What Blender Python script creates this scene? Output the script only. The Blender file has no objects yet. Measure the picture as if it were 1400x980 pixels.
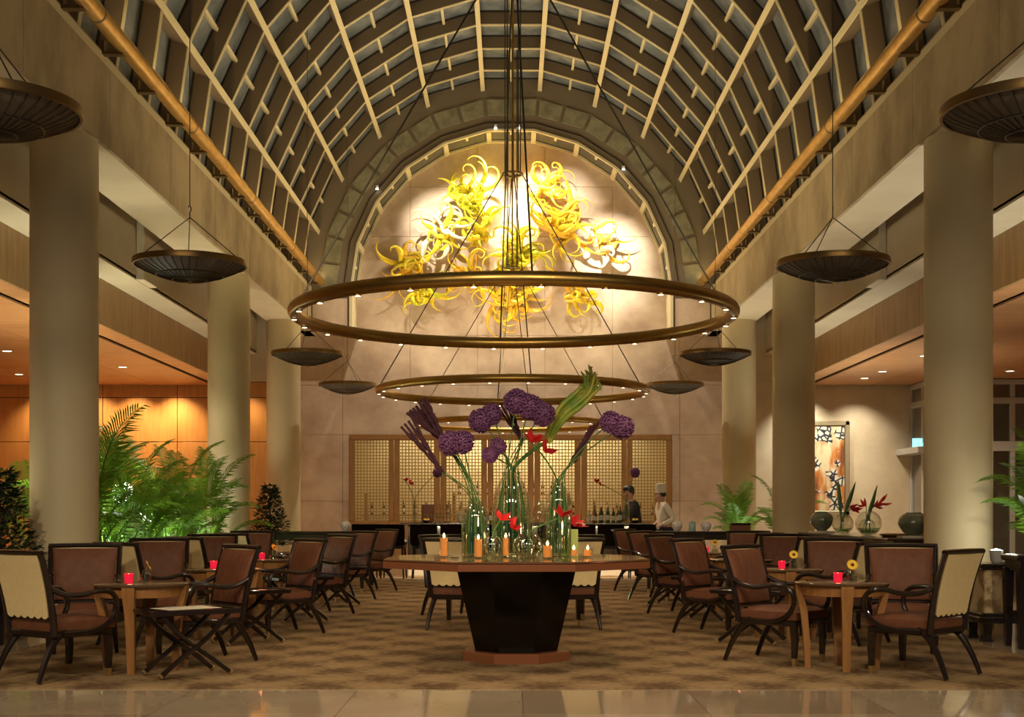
import bpy, math, random
from math import sin, cos, pi, radians, sqrt, atan2
from mathutils import Vector, Matrix
from mathutils.bvhtree import BVHTree

random.seed(7)
scene = bpy.context.scene
col = scene.collection

# ---------------------------------------------------------------- camera
EYE = 1.2
FPX = 1830.0
CX, CY = 699.0, 698.0
cam_data = bpy.data.cameras.new('camera')
cam = bpy.data.objects.new('camera', cam_data)
col.objects.link(cam)
cam.location = (0, 0, EYE)
cam.rotation_euler = (pi / 2, 0, 0)
cam_data.sensor_width = 36.0
cam_data.lens = FPX / 1400 * 36.0
cam_data.shift_x = (700 - CX) / 1400
cam_data.shift_y = (CY - 490) / 1400
cam_data.clip_end = 200
scene.camera = cam

# ---------------------------------------------------------------- world, exposure
world = bpy.data.worlds.new('night_sky')
scene.world = world
world.use_nodes = True
world.node_tree.nodes['Background'].inputs[0].default_value = (0.020, 0.026, 0.042, 1)
world.node_tree.nodes['Background'].inputs[1].default_value = 1.0
vs = scene.view_settings
vs.view_transform = 'Standard'
vs.look = 'None'
vs.gamma = 1.0
vs.use_curve_mapping = False
vs.exposure = 0.0
scene.cycles.transparent_max_bounces = 32

WARM = (1.0, 0.75, 0.48)
AMBER = (1.0, 0.68, 0.36)
SOFT = (1.0, 0.82, 0.57)
COOL = (1.0, 0.92, 0.66)


def light(name, kind, loc, energy, color=WARM, aim=None, **kw):
    d = bpy.data.lights.new(name, kind)
    d.energy = energy
    d.color = color
    for k, v in kw.items():
        setattr(d, k, v)
    o = bpy.data.objects.new(name, d)
    col.objects.link(o)
    o.location = loc
    if aim is not None:
        dv = Vector(aim) - Vector(loc)
        o.rotation_euler = dv.to_track_quat('-Z', 'Y').to_euler()
    return o


# unseen fill strips added behind the brass rails, washing the glazed vault
for s in (-1, 1):
    light('rail_fill', 'AREA', (s * 3.98, 18.0, 5.95), 90, (1.0, 0.74, 0.36), aim=(s * 1.6, 18.0, 9.2),
          shape='RECTANGLE', size=0.10, size_y=19.0).rotation_euler = (0, s * radians(155), 0)

# unseen fill lamps added above the lobby to brighten the chairs
for x in (-4.0, -1.4, 1.4, 4.0):
    light('lobby_fill', 'SPOT', (x, 3.6, 4.4), 620, SOFT, aim=(x * 0.9, 10.2, 0.2),
          spot_size=radians(72), spot_blend=0.9, shadow_soft_size=0.25)

# fill lamps added just above the three ring chandeliers, washing vault, rails and beams
for D in (11.2, 18.26, 25.3):
    for a in (45, 135, 225, 315):
        x, y = 1.8 * cos(radians(a)), D + 1.8 * sin(radians(a)) * (0.7 if D > 24 else 1)
        light('vault_fill', 'SPOT', (x, y, 2.95), 60 if D < 12 else 205, (1.0, 0.82, 0.50), aim=(x, y, 9), spot_size=radians(150), spot_blend=0.6, shadow_soft_size=0.15)

# white uplights between the columns, hidden in the planting
for (x, y, e) in ((-5.5, 13.0, 70), (-5.5, 16.2, 330), (-5.5, 19.2, 330), (-5.4, 24.2, 200), (5.45, 14.0, 420), (5.5, 17.4, 150), (5.5, 23.4, 420)):
    light('planter_uplight', 'SPOT', (x, y, 0.45), e, COOL if x < 0 else (1.0, 0.95, 0.78), aim=(x * 0.995, y, 5.0),
          spot_size=radians(105), spot_blend=0.7, shadow_soft_size=0.06)

# spotlights high in the end arch grazing the sculpture wall, and three unseen narrow ones added for hot pools
SPOTS = ((-0.32, 9.0, -1.6, 3.6), (0.15, 9.0, 1.6, 3.6), (-2.75, 7.75, -1.6, 3.4), (2.30, 8.15, 1.2, 3.4))
for (x, z, ax, az) in SPOTS:
    light('arch_spot', 'SPOT', (x, 27.62, z), 1150, (1.0, 0.87, 0.68), aim=(ax, 28.42, az),
          spot_size=radians(85), spot_blend=0.9, shadow_soft_size=0.02)
for (x, y, z, ax, az, e) in ((-1.7, 25.6, 8.6, -1.5, 7.1, 1000), (2.0, 25.6, 8.4, 2.1, 6.5, 1700), (1.0, 25.6, 9.0, 1.1, 7.6, 700)):
    light('added_pool_spot', 'SPOT', (x, y, z), e, (1.0, 0.93, 0.78), aim=(ax, 28.4, az),
          spot_size=radians(36), spot_blend=1.0, shadow_soft_size=0.03)


# unseen fill lamps added near the last purlins, lighting the lower stone wall
for x in (-2.4, -0.8, 0.8, 2.4):
    light('stone_fill', 'SPOT', (x * 0.9, 24.2, 8.4), 520, (1.0, 0.84, 0.66), aim=(x * 1.15, 28.4, 3.6),
          spot_size=radians(46), spot_blend=1.0, shadow_soft_size=0.03)


# ---------------------------------------------------------------- mesh helpers
def at(u, v, Y):
    """point of the room seen at photo pixel (u, v) at depth Y metres"""
    return Vector(((u - CX) * Y / FPX, Y, EYE - (v - CY) * Y / FPX))


class MB:
    def __init__(self):
        self.v = []
        self.f = []

    def add(self, vs, fs, M=None):
        n = len(self.v)
        for p in vs:
            p = Vector(p)
            if M is not None:
                p = M @ p
            self.v.append(p[:])
        for f in fs:
            self.f.append(tuple(i + n for i in f))
        return self

    def box(self, c, s, M=None):
        x, y, z = (k / 2 for k in s)
        vs = [(c[0] + a * x, c[1] + b * y, c[2] + d * z) for d in (-1, 1) for b in (-1, 1) for a in (-1, 1)]
        return self.add(vs, [(0, 2, 3, 1), (4, 5, 7, 6), (0, 1, 5, 4), (2, 6, 7, 3), (0, 4, 6, 2), (1, 3, 7, 5)], M)

    def cbox(self, c, s, b=0.01, M=None):
        """box with chamfered edges"""
        hx, hy, hz = (k / 2 for k in s)
        b = min(b, hx * .9, hy * .9, hz * .9)
        vs, idx = [], {}
        for sx in (-1, 1):
            for sy in (-1, 1):
                for sz in (-1, 1):
                    for ax in range(3):
                        p = [sx * (hx - b), sy * (hy - b), sz * (hz - b)]
                        p[ax] = (sx * hx, sy * hy, sz * hz)[ax]
                        idx[(sx, sy, sz, ax)] = len(vs)
                        vs.append((c[0] + p[0], c[1] + p[1], c[2] + p[2]))
        fs = []
        for ax in range(3):
            o = [k for k in range(3) if k != ax]
            for sg in (-1, 1):
                q = []
                for (a, d) in ((-1, -1), (1, -1), (1, 1), (-1, 1)):
                    k = [0, 0, 0]
                    k[ax] = sg
                    k[o[0]] = a
                    k[o[1]] = d
                    q.append(idx[(k[0], k[1], k[2], ax)])
                flip = (sg > 0) == (ax == 1)
                fs.append(tuple(reversed(q)) if flip else tuple(q))
        for ax in range(3):
            o = [k for k in range(3) if k != ax]
            for a in (-1, 1):
                for d in (-1, 1):
                    k0 = [0, 0, 0]
                    k0[o[0]] = a
                    k0[o[1]] = d
                    k1 = list(k0)
                    k0[ax], k1[ax] = -1, 1
                    fs.append((idx[(*k0, o[0])], idx[(*k1, o[0])], idx[(*k1, o[1])], idx[(*k0, o[1])]))
        for sx in (-1, 1):
            for sy in (-1, 1):
                for sz in (-1, 1):
                    fs.append(tuple(idx[(sx, sy, sz, a)] for a in range(3)))
        return self.add(vs, fs, M)

    def tube(self, pts, rad, n=8, closed=False, M=None, flat=1.0):
        pts = [Vector(p) for p in pts]
        m = len(pts)
        if not hasattr(rad, '__len__'):
            rad = [rad] * m
        tans = []
        for i in range(m):
            a = pts[(i - 1) % m] if (closed or i > 0) else pts[i]
            b = pts[(i + 1) % m] if (closed or i < m - 1) else pts[i]
            tans.append((b - a).normalized())
        t0 = tans[0]
        up = Vector((0, 0, 1)) if abs(t0.z) < .9 else Vector((0, 1, 0))
        nrm = (up - t0 * up.dot(t0)).normalized()
        vs, fs = [], []
        for i in range(m):
            t = tans[i]
            nrm = (nrm - t * nrm.dot(t))
            nrm = nrm.normalized() if nrm.length > 1e-6 else t.orthogonal().normalized()
            bi = t.cross(nrm)
            for k in range(n):
                a = 2 * pi * k / n
                vs.append(pts[i] + (nrm * cos(a) + bi * sin(a) * flat) * rad[i])
        for i in range(m if closed else m - 1):
            j = (i + 1) % m
            for k in range(n):
                k2 = (k + 1) % n
                fs.append((i * n + k, i * n + k2, j * n + k2, j * n + k))
        if not closed:
            fs.append(tuple(reversed(range(n))))
            fs.append(tuple((m - 1) * n + k for k in range(n)))
        return self.add(vs, fs, M)

    def lathe(self, prof, n=24, M=None, cap=True):
        vs, fs = [], []
        for (r, z) in prof:
            r = max(r, 1e-4)
            for k in range(n):
                a = 2 * pi * k / n
                vs.append((r * cos(a), r * sin(a), z))
        for i in range(len(prof) - 1):
            for k in range(n):
                k2 = (k + 1) % n
                fs.append((i * n + k, i * n + k2, (i + 1) * n + k2, (i + 1) * n + k))
        if cap:
            fs.append(tuple(reversed(range(n))))
            m = (len(prof) - 1) * n
            fs.append(tuple(m + k for k in range(n)))
        return self.add(vs, fs, M)

    def prism(self, poly, z0, z1, M=None):
        """polygon in xy extruded along z"""
        n = len(poly)
        vs = [(x, y, z0) for x, y in poly] + [(x, y, z1) for x, y in poly]
        fs = [tuple(reversed(range(n))), tuple(range(n, 2 * n))]
        for k in range(n):
            k2 = (k + 1) % n
            fs.append((k, k2, n + k2, n + k))
        return self.add(vs, fs, M)

    def loft(self, sections, M=None, cap=True):
        n = len(sections[0])
        vs = [p for s in sections for p in s]
        fs = []
        for i in range(len(sections) - 1):
            for k in range(n):
                k2 = (k + 1) % n
                fs.append((i * n + k, i * n + k2, (i + 1) * n + k2, (i + 1) * n + k))
        if cap:
            fs.append(tuple(reversed(range(n))))
            m = (len(sections) - 1) * n
            fs.append(tuple(m + k for k in range(n)))
        return self.add(vs, fs, M)

    def mesh(self, name, material, smooth=True, angle=38):
        me = bpy.data.meshes.new(name)
        me.from_pydata(self.v, [], self.f)
        if material is not None:
            me.materials.append(material)
        if smooth:
            me.polygons.foreach_set('use_smooth', [True] * len(me.polygons))
            me.set_sharp_from_angle(angle=radians(angle))
        me.update()
        return me


def link(name, me, parent=None, loc=(0, 0, 0), rot=(0, 0, 0)):
    o = bpy.data.objects.new(name, me)
    col.objects.link(o)
    o.parent = parent
    o.location = loc
    o.rotation_euler = rot
    return o


def obj(name, mb, material, parent=None, loc=(0, 0, 0), rot=(0, 0, 0), smooth=True, angle=38):
    return link(name, mb.mesh(name, material, smooth, angle), parent, loc, rot)


def tag(o, label, cat, group=None, kind=None):
    o['label'] = label
    o['category'] = cat
    if group:
        o['group'] = group
    if kind:
        o['kind'] = kind
    return o


def thing(name, label, cat, loc=(0, 0, 0), rz=0.0, group=None):
    o = link(name, None, None, loc, (0, 0, rz))
    o.empty_display_size = 0.1
    return tag(o, label, cat, group)


def struct(o):
    o['kind'] = 'structure'
    return o


def stuff(o):
    o['kind'] = 'stuff'
    return o


def copy_tree(o, parent=None):
    c = o.copy()
    col.objects.link(c)
    c.parent = parent
    for ch in list(o.children):
        copy_tree(ch, c)
    return c


def place(proto, first, loc, rz, label, group=None, scale=1.0):
    o = proto if first else copy_tree(proto)
    o.location = loc
    o.rotation_euler = (0, 0, rz)
    if scale != 1.0:
        o.scale = (scale,) * 3
    o['label'] = label
    if group:
        o['group'] = group
    return o


def bez(p, n=12):
    """smooth path through control points (Catmull-Rom)"""
    p = [Vector(q) for q in p]
    q = [p[0] * 2 - p[1]] + p + [p[-1] * 2 - p[-2]]
    out = []
    for i in range(1, len(q) - 2):
        for k in range(n):
            t = k / n
            a, b, c, d = q[i - 1], q[i], q[i + 1], q[i + 2]
            out.append(0.5 * ((2 * b) + (c - a) * t + (2 * a - 5 * b + 4 * c - d) * t * t + (3 * b - a - 3 * c + d) * t ** 3))
    out.append(p[-1])
    return out


# ---------------------------------------------------------------- materials
def mat(name, c, rough=0.5, metal=0.0, c2=None, nscale=6.0, stretch=(1, 1, 1), bump=0.0, bscale=40.0, coat=0.0,
        emit=None, estr=0.0, trans=0.0, ior=1.45, spec=0.5, detail=6.0, contrast=(0.35, 0.65), sss=0.0):
    m = bpy.data.materials.new(name)
    m.use_nodes = True
    nt = m.node_tree
    b = nt.nodes['Principled BSDF']
    b.inputs['Base Color'].default_value = (*c, 1)
    b.inputs['Roughness'].default_value = rough
    b.inputs['Metallic'].default_value = metal
    b.inputs['Coat Weight'].default_value = coat
    b.inputs['Coat Roughness'].default_value = 0.08
    b.inputs['Transmission Weight'].default_value = trans
    b.inputs['IOR'].default_value = ior
    b.inputs['Specular IOR Level'].default_value = spec
    if emit is not None:
        b.inputs['Emission Color'].default_value = (*emit, 1)
        b.inputs['Emission Strength'].default_value = estr
    if c2 is not None or bump:
        tc = nt.nodes.new('ShaderNodeTexCoord')
        mp = nt.nodes.new('ShaderNodeMapping')
        mp.inputs['Scale'].default_value = stretch
        nt.links.new(tc.outputs['Object'], mp.inputs['Vector'])
    if c2 is not None:
        nz = nt.nodes.new('ShaderNodeTexNoise')
        nz.inputs['Scale'].default_value = nscale
        nz.inputs['Detail'].default_value = detail
        nz.inputs['Roughness'].default_value = 0.6
        nt.links.new(mp.outputs[0], nz.inputs['Vector'])
        r = nt.nodes.new('ShaderNodeValToRGB')
        r.color_ramp.elements[0].position = contrast[0]
        r.color_ramp.elements[1].position = contrast[1]
        r.color_ramp.elements[0].color = (*c, 1)
        r.color_ramp.elements[1].color = (*c2, 1)
        nt.links.new(nz.outputs['Fac'], r.inputs[0])
        nt.links.new(r.outputs[0], b.inputs['Base Color'])
    if bump:
        nb = nt.nodes.new('ShaderNodeTexNoise')
        nb.inputs['Scale'].default_value = bscale
        nb.inputs['Detail'].default_value = 4
        nt.links.new(mp.outputs[0], nb.inputs['Vector'])
        bp = nt.nodes.new('ShaderNodeBump')
        bp.inputs['Strength'].default_value = bump
        bp.inputs['Distance'].default_value = 0.02
        nt.links.new(nb.outputs['Fac'], bp.inputs['Height'])
        nt.links.new(bp.outputs[0], b.inputs['Normal'])
    return m


def thin_glass(name, tint=(1, 1, 1), rough=0.02, refl=1.0, ior=1.5):
    """thin clear glass: fresnel mix of a see-through tint and a mirror-like gloss"""
    m = bpy.data.materials.new(name)
    m.use_nodes = True
    nt = m.node_tree
    nt.nodes.clear()
    out = nt.nodes.new('ShaderNodeOutputMaterial')
    mix = nt.nodes.new('ShaderNodeMixShader')
    tr = nt.nodes.new('ShaderNodeBsdfTransparent')
    gl = nt.nodes.new('ShaderNodeBsdfGlossy')
    lw = nt.nodes.new('ShaderNodeLayerWeight')
    lw.inputs['Blend'].default_value = 0.5
    pw = nt.nodes.new('ShaderNodeMath')
    pw.operation = 'POWER'
    pw.inputs[1].default_value = 2.2
    nt.links.new(lw.outputs['Facing'], pw.inputs[0])
    fr = nt.nodes.new('ShaderNodeMath')
    fr.operation = 'MULTIPLY_ADD'
    fr.inputs[1].default_value = 0.75
    fr.inputs[2].default_value = 0.12
    nt.links.new(pw.outputs[0], fr.inputs[0])
    tr.inputs[0].default_value = (*tint, 1)
    gl.inputs['Color'].default_value = (refl, refl, refl, 1)
    gl.inputs['Roughness'].default_value = rough
    nt.links.new(fr.outputs[0], mix.inputs[0])
    nt.links.new(tr.outputs[0], mix.inputs[1])
    nt.links.new(gl.outputs[0], mix.inputs[2])
    nt.links.new(mix.outputs[0], out.inputs[0])
    return m


M = {}
M['cream'] = mat('cream_plaster', (0.62, 0.53, 0.37), 0.75, c2=(0.56, 0.47, 0.32), nscale=1.2, bump=0.05)
M['column'] = mat('column_plaster', (0.70, 0.59, 0.36), 0.6, c2=(0.64, 0.53, 0.31), nscale=0.8)
M['fascia'] = mat('fascia_stone', (0.43, 0.33, 0.19), 0.7, c2=(0.25, 0.185, 0.10), nscale=1.4, stretch=(1, 1.1, 0.75), bump=0.08,
                  contrast=(0.44, 0.70), detail=10)
M['stone'] = mat('stone_wall', (0.68, 0.54, 0.40), 0.6, c2=(0.47, 0.34, 0.24), nscale=1.5, stretch=(1, 1, 1.1), bump=0.05, detail=9)
M['rear_plaster'] = mat('polished_plaster', (0.62, 0.52, 0.36), 0.6, c2=(0.52, 0.41, 0.27), nscale=1.6, detail=8)
M['bronze_web'] = mat('bronze_paint', (0.16, 0.115, 0.07), 0.6)
M['flange'] = mat('pale_painted_steel', (0.62, 0.53, 0.32), 0.5)
M['vault_glass'] = mat('night_glass', (0.075, 0.088, 0.10), 0.4, c2=(0.24, 0.25, 0.25), nscale=3.0, stretch=(1, 1, 1), detail=10)
M['gable'] = mat('gable_panel', (0.20, 0.155, 0.10), 0.8)
M['patina'] = mat('patina_panel', (0.19, 0.175, 0.11), 0.9, c2=(0.31, 0.28, 0.18), nscale=5, detail=8)
M['brass'] = mat('aged_brass', (0.50, 0.31, 0.085), 0.34, 1.0, c2=(0.42, 0.25, 0.06), nscale=4, stretch=(1, 1, 1), bump=0.03)
M['rail'] = mat('brass_rail_metal', (0.72, 0.44, 0.13), 0.42, 0.85, c2=(0.50, 0.29, 0.07), nscale=5, stretch=(3, 1, 3), contrast=(0.4, 0.75))
M['dark_brass'] = mat('dark_brass', (0.20, 0.14, 0.06), 0.4, 0.9)
M['wire'] = mat('steel_wire', (0.10, 0.085, 0.06), 0.4, 0.8)
M['wood_panel'] = mat('honey_veneer', (0.62, 0.31, 0.095), 0.42, c2=(0.52, 0.25, 0.07), nscale=2.5, stretch=(6, 6, 0.7))
M['wood_ceiling'] = mat('ceiling_veneer', (0.56, 0.29, 0.12), 0.42, c2=(0.44, 0.20, 0.08), nscale=2.0, stretch=(0.8, 5, 3))
M['wood_fascia'] = mat('fascia_veneer', (0.42, 0.25, 0.10), 0.45, c2=(0.30, 0.17, 0.06), nscale=2.0, stretch=(4, 4, 0.7))
M['slot'] = mat('dark_slot', (0.03, 0.02, 0.012), 0.8)
M['screen_wood'] = mat('screen_wood', (0.34, 0.17, 0.05), 0.4, c2=(0.27, 0.13, 0.035), nscale=3, stretch=(6, 6, 0.6))
M['dark_wood'] = mat('ebony_lacquer', (0.016, 0.009, 0.006), 0.22, coat=0.4)
M['table_wood'] = mat('amber_table_wood', (0.33, 0.15, 0.042), 0.4, c2=(0.25, 0.11, 0.03), nscale=4, stretch=(8, 8, 0.8), coat=0.2)
M['table_glass'] = mat('smoked_table_glass', (0.10, 0.055, 0.03), 0.07, coat=0.6)
M['leather'] = mat('brown_leather', (0.155, 0.058, 0.028), 0.58, c2=(0.12, 0.044, 0.021), nscale=14, bump=0.08, bscale=120, spec=0.3)
M['cream_fabric'] = mat('cream_fabric', (0.80, 0.63, 0.32), 0.7, c2=(0.74, 0.57, 0.28), nscale=30)
M['ferrule'] = mat('brass_ferrule', (0.62, 0.45, 0.2), 0.35, 0.9)
M['oct_top'] = mat('polished_veneer_top', (0.15, 0.075, 0.035), 0.14, c2=(0.11, 0.055, 0.025), nscale=3, stretch=(1, 7, 1), coat=0.7)
M['oct_edge'] = mat('reddish_edge', (0.20, 0.07, 0.03), 0.3)
M['black_gloss'] = mat('black_lacquer', (0.007, 0.004, 0.003), 0.16, spec=0.25)
M['steel'] = mat('brushed_steel', (0.55, 0.50, 0.42), 0.22, 1.0, c2=(0.30, 0.27, 0.22), nscale=8, stretch=(9, 9, 0.15))
M['glow'] = mat('lamp_lens', (1, 1, 1), 0.4, emit=(1.0, 0.80, 0.52), estr=5.0)
M['glow_white'] = mat('lamp_lens_white', (1, 1, 1), 0.4, emit=(1.0, 0.95, 0.82), estr=14.0)
M['exit'] = mat('exit_lamp', (0.1, 0.5, 0.45), 0.4, emit=(0.25, 0.95, 0.85), estr=2.2)
M['glass'] = thin_glass('clear_glass', (0.93, 0.95, 0.90))
M['glass_green'] = thin_glass('greenish_glass', (0.80, 0.90, 0.76))
M['window_glass'] = thin_glass('window_glass', (0.75, 0.8, 0.8), 0.02)
M['arch_glass'] = mat('arch_glass', (0.10, 0.095, 0.075), 0.2)
M['frame_grey'] = mat('grey_window_frame', (0.42, 0.40, 0.37), 0.5)
M['night'] = mat('dark_exterior', (0.05, 0.055, 0.06), 0.8)
M['bowl'] = mat('pendant_mesh', (0.15, 0.125, 0.095), 0.5, c2=(0.11, 0.09, 0.065), nscale=3)
M['pendant_rim'] = mat('bronze_rim', (0.24, 0.145, 0.05), 0.38, 0.9)
M['palm_stem'] = mat('palm_cane', (0.16, 0.20, 0.06), 0.5)
M['ficus'] = mat('ficus_leaf', (0.025, 0.05, 0.018), 0.35, c2=(0.05, 0.085, 0.03), nscale=3)
M['bark'] = mat('bark', (0.09, 0.06, 0.035), 0.8)
M['soil'] = mat('soil', (0.05, 0.035, 0.02), 0.9)
M['planter'] = mat('dark_planter', (0.05, 0.03, 0.018), 0.3)
M['paper'] = mat('paper', (0.62, 0.55, 0.42), 0.8)
M['lime'] = mat('lime_card', (0.42, 0.52, 0.14), 0.6)
M['celadon'] = mat('celadon_glaze', (0.17, 0.19, 0.12), 0.18, c2=(0.12, 0.135, 0.085), nscale=6, coat=0.4)
M['porcelain'] = mat('patterned_porcelain', (0.85, 0.82, 0.78), 0.2, c2=(0.30, 0.20, 0.22), nscale=26, contrast=(0.56, 0.64))
M['blue_jar'] = mat('pale_blue_glaze', (0.36, 0.55, 0.56), 0.25)
M['allium'] = mat('allium_purple', (0.30, 0.115, 0.27), 0.7, c2=(0.10, 0.03, 0.09), nscale=55)
M['millet'] = mat('dark_millet', (0.075, 0.022, 0.032), 0.8, bump=0.6, bscale=160)
M['stem'] = mat('flower_stem', (0.07, 0.16, 0.035), 0.5)
M['red'] = mat('red_petal', (0.62, 0.03, 0.03), 0.4)
M['lily'] = mat('green_foxtail', (0.17, 0.29, 0.035), 0.5, c2=(0.42, 0.36, 0.04), nscale=7)
M['wax'] = mat('amber_wax', (0.75, 0.28, 0.06), 0.5, emit=(1.0, 0.32, 0.06), estr=0.38)
M['flame'] = mat('flame', (1, 0.8, 0.4), 0.5, emit=(1.0, 0.72, 0.28), estr=14)
M['red_glass'] = mat('ruby_votive', (0.7, 0.01, 0.04), 0.1, emit=(1.0, 0.02, 0.06), estr=0.5)
M['gerbera'] = mat('yellow_petal', (0.80, 0.50, 0.03), 0.5)
M['gerbera_eye'] = mat('flower_eye', (0.06, 0.03, 0.012), 0.8)
M['amber_bottle'] = mat('amber_bottle', (0.16, 0.06, 0.012), 0.12, coat=0.4)
M['green_bottle'] = mat('green_bottle', (0.02, 0.05, 0.02), 0.12, coat=0.4)
M['pale_bottle'] = mat('pale_bottle', (0.42, 0.38, 0.28), 0.12, coat=0.4)
M['label_white'] = mat('bottle_label', (0.60, 0.55, 0.45), 0.7)
M['skin'] = mat('skin', (0.42, 0.24, 0.15), 0.55)
M['hair'] = mat('black_hair', (0.012, 0.009, 0.008), 0.5)
M['black_cloth'] = mat('black_cloth', (0.014, 0.013, 0.015), 0.8)
M['white_cloth'] = mat('white_cloth', (0.60, 0.54, 0.44), 0.8)
def leaf_material(name, c, tr):
    m = bpy.data.materials.new(name)
    m.use_nodes = True
    nt = m.node_tree
    b = nt.nodes['Principled BSDF']
    b.inputs['Base Color'].default_value = (*c, 1)
    b.inputs['Roughness'].default_value = 0.45
    t_ = nt.nodes.new('ShaderNodeBsdfTranslucent')
    t_.inputs[0].default_value = (*tr, 1)
    mx = nt.nodes.new('ShaderNodeMixShader')
    mx.inputs[0].default_value = 0.45
    nt.links.new(b.outputs[0], mx.inputs[1])
    nt.links.new(t_.outputs[0], mx.inputs[2])
    nt.links.new(mx.outputs[0], nt.nodes['Material Output'].inputs[0])
    return m


M['palm'] = leaf_material('palm_leaf', (0.085, 0.20, 0.018), (0.22, 0.42, 0.03))
M['yellow_glass'] = mat('yellow_blown_glass', (0.88, 0.62, 0.03), 0.10, c2=(0.80, 0.72, 0.06), nscale=2.0, coat=0.6)
M['amber_glass'] = mat('amber_blown_glass', (0.86, 0.44, 0.02), 0.10, c2=(0.88, 0.60, 0.08), nscale=2.0, coat=0.6)
M['lime_glass'] = mat('lime_blown_glass', (0.52, 0.56, 0.02), 0.10, c2=(0.72, 0.66, 0.05), nscale=2.0, coat=0.6)
M['clear_curl'] = mat('pale_blown_glass', (0.85, 0.78, 0.55), 0.08, coat=0.6)
# ================================================================ special surface materials
def carpet_material():
    m = bpy.data.materials.new('patterned_carpet')
    m.use_nodes = True
    nt = m.node_tree
    N, L = nt.nodes, nt.links
    b = N['Principled BSDF']
    b.inputs['Roughness'].default_value = 0.95
    b.inputs['Specular IOR Level'].default_value = 0.1
    tc = N.new('ShaderNodeTexCoord')
    nz = N.new('ShaderNodeTexNoise')
    nz.inputs['Scale'].default_value = 5.0
    nz.inputs['Detail'].default_value = 3
    L.new(tc.outputs['Object'], nz.inputs['Vector'])
    ad = N.new('ShaderNodeVectorMath')
    ad.operation = 'MULTIPLY_ADD'
    ad.inputs[1].default_value = (0.30, 0.30, 0)
    L.new(nz.outputs['Color'], ad.inputs[0])
    L.new(tc.outputs['Object'], ad.inputs[2])
    sp = N.new('ShaderNodeSeparateXYZ')
    L.new(ad.outputs[0], sp.inputs[0])

    def math_(op, a, bb=None):
        n = N.new('ShaderNodeMath')
        n.operation = op
        for i, q in enumerate((a, bb)):
            if q is None:
                continue
            if isinstance(q, (int, float)):
                n.inputs[i].default_value = q
            else:
                L.new(q, n.inputs[i])
        return n.outputs[0]
    cxv = math_('COSINE', math_('MULTIPLY', sp.outputs[0], pi / 0.38))
    cyv = math_('COSINE', math_('MULTIPLY', sp.outputs[1], pi / 0.42))
    pat = math_('MULTIPLY', cxv, cyv)
    n2 = N.new('ShaderNodeTexNoise')
    n2.inputs['Scale'].default_value = 16
    n2.inputs['Detail'].default_value = 5
    L.new(tc.outputs['Object'], n2.inputs['Vector'])
    tot = math_('ADD', math_('MULTIPLY', pat, 0.27), math_('MULTIPLY', n2.outputs['Fac'], 0.9))
    r = N.new('ShaderNodeValToRGB')
    e = r.color_ramp.elements
    e[0].position, e[0].color = 0.20, (0.115, 0.066, 0.032, 1)
    e[1].position, e[1].color = 0.75, (0.32, 0.215, 0.11, 1)
    k = e.new(0.42)
    k.color = (0.215, 0.138, 0.068, 1)
    k = e.new(0.50)
    k.color = (0.255, 0.167, 0.083, 1)
    L.new(tot, r.inputs[0])
    L.new(r.outputs[0], b.inputs['Base Color'])
    return m


M['carpet'] = carpet_material()
M['marble'] = mat('polished_marble', (0.50, 0.40, 0.28), 0.07, c2=(0.42, 0.32, 0.21), nscale=1.4, detail=8, coat=0.2)
M['marble_b'] = mat('polished_marble_dark', (0.40, 0.31, 0.21), 0.07, c2=(0.35, 0.26, 0.17), nscale=1.4, detail=8, coat=0.2)

# ================================================================ architecture sizes (metres)
XC = 4.11       # inner face of the beams, radius of the vault
ZB = 4.895      # underside of the beams
ZC = 5.754      # springing of the vault
YE = 27.5       # end of the ribs
YW = 28.4       # rear wall
Y0 = 6.0        # where the modelled hall begins
X2, Z3 = 5.40, 4.517
X3, Z4 = 5.86, 3.857
XL, XR = -11.0, 11.5
XV, YV = 8.50, 27.0      # corner of the glazed vestibule
RIB = 1.23

# ---- floor
floor = struct(link('floor', None))
obj('floor_slab', MB().box(((XL + XR) / 2, 17.5, -0.06), (XR - XL, 27.0, 0.10)), M['marble'], floor, smooth=False)
tile_a = MB().box((0, 0, -0.005), (1.095, 1.095, 0.01)).mesh('floor_tile', M['marble'], False)
tile_b = MB().box((0, 0, -0.005), (1.095, 1.095, 0.01)).mesh('floor_tile', M['marble_b'], False)
for i in range(-8, 8):
    for j in range(4):
        link('floor_tile', tile_b if (i * 3 + j * 5) % 7 in (0, 3) else tile_a, floor, (i * 1.1 + 0.62, 8.45 - j * 1.1, 0.0))
for s in (-1, 1):
    for j in range(8):
        link('floor_tile', tile_a, floor, (s * 4.77, 9.55 + j * 1.1, 0.0))
        link('floor_tile', tile_b if j % 3 == 1 else tile_a, floor, (s * 5.87, 9.55 + j * 1.1, 0.0))
carpet = obj('carpet', MB().cbox((0, 16.75, 0.0), (8.42, 15.5, 0.02), 0.006), M['carpet'], smooth=False)
tag(carpet, 'patterned golden brown carpet under the lounge tables', 'carpet')

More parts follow.
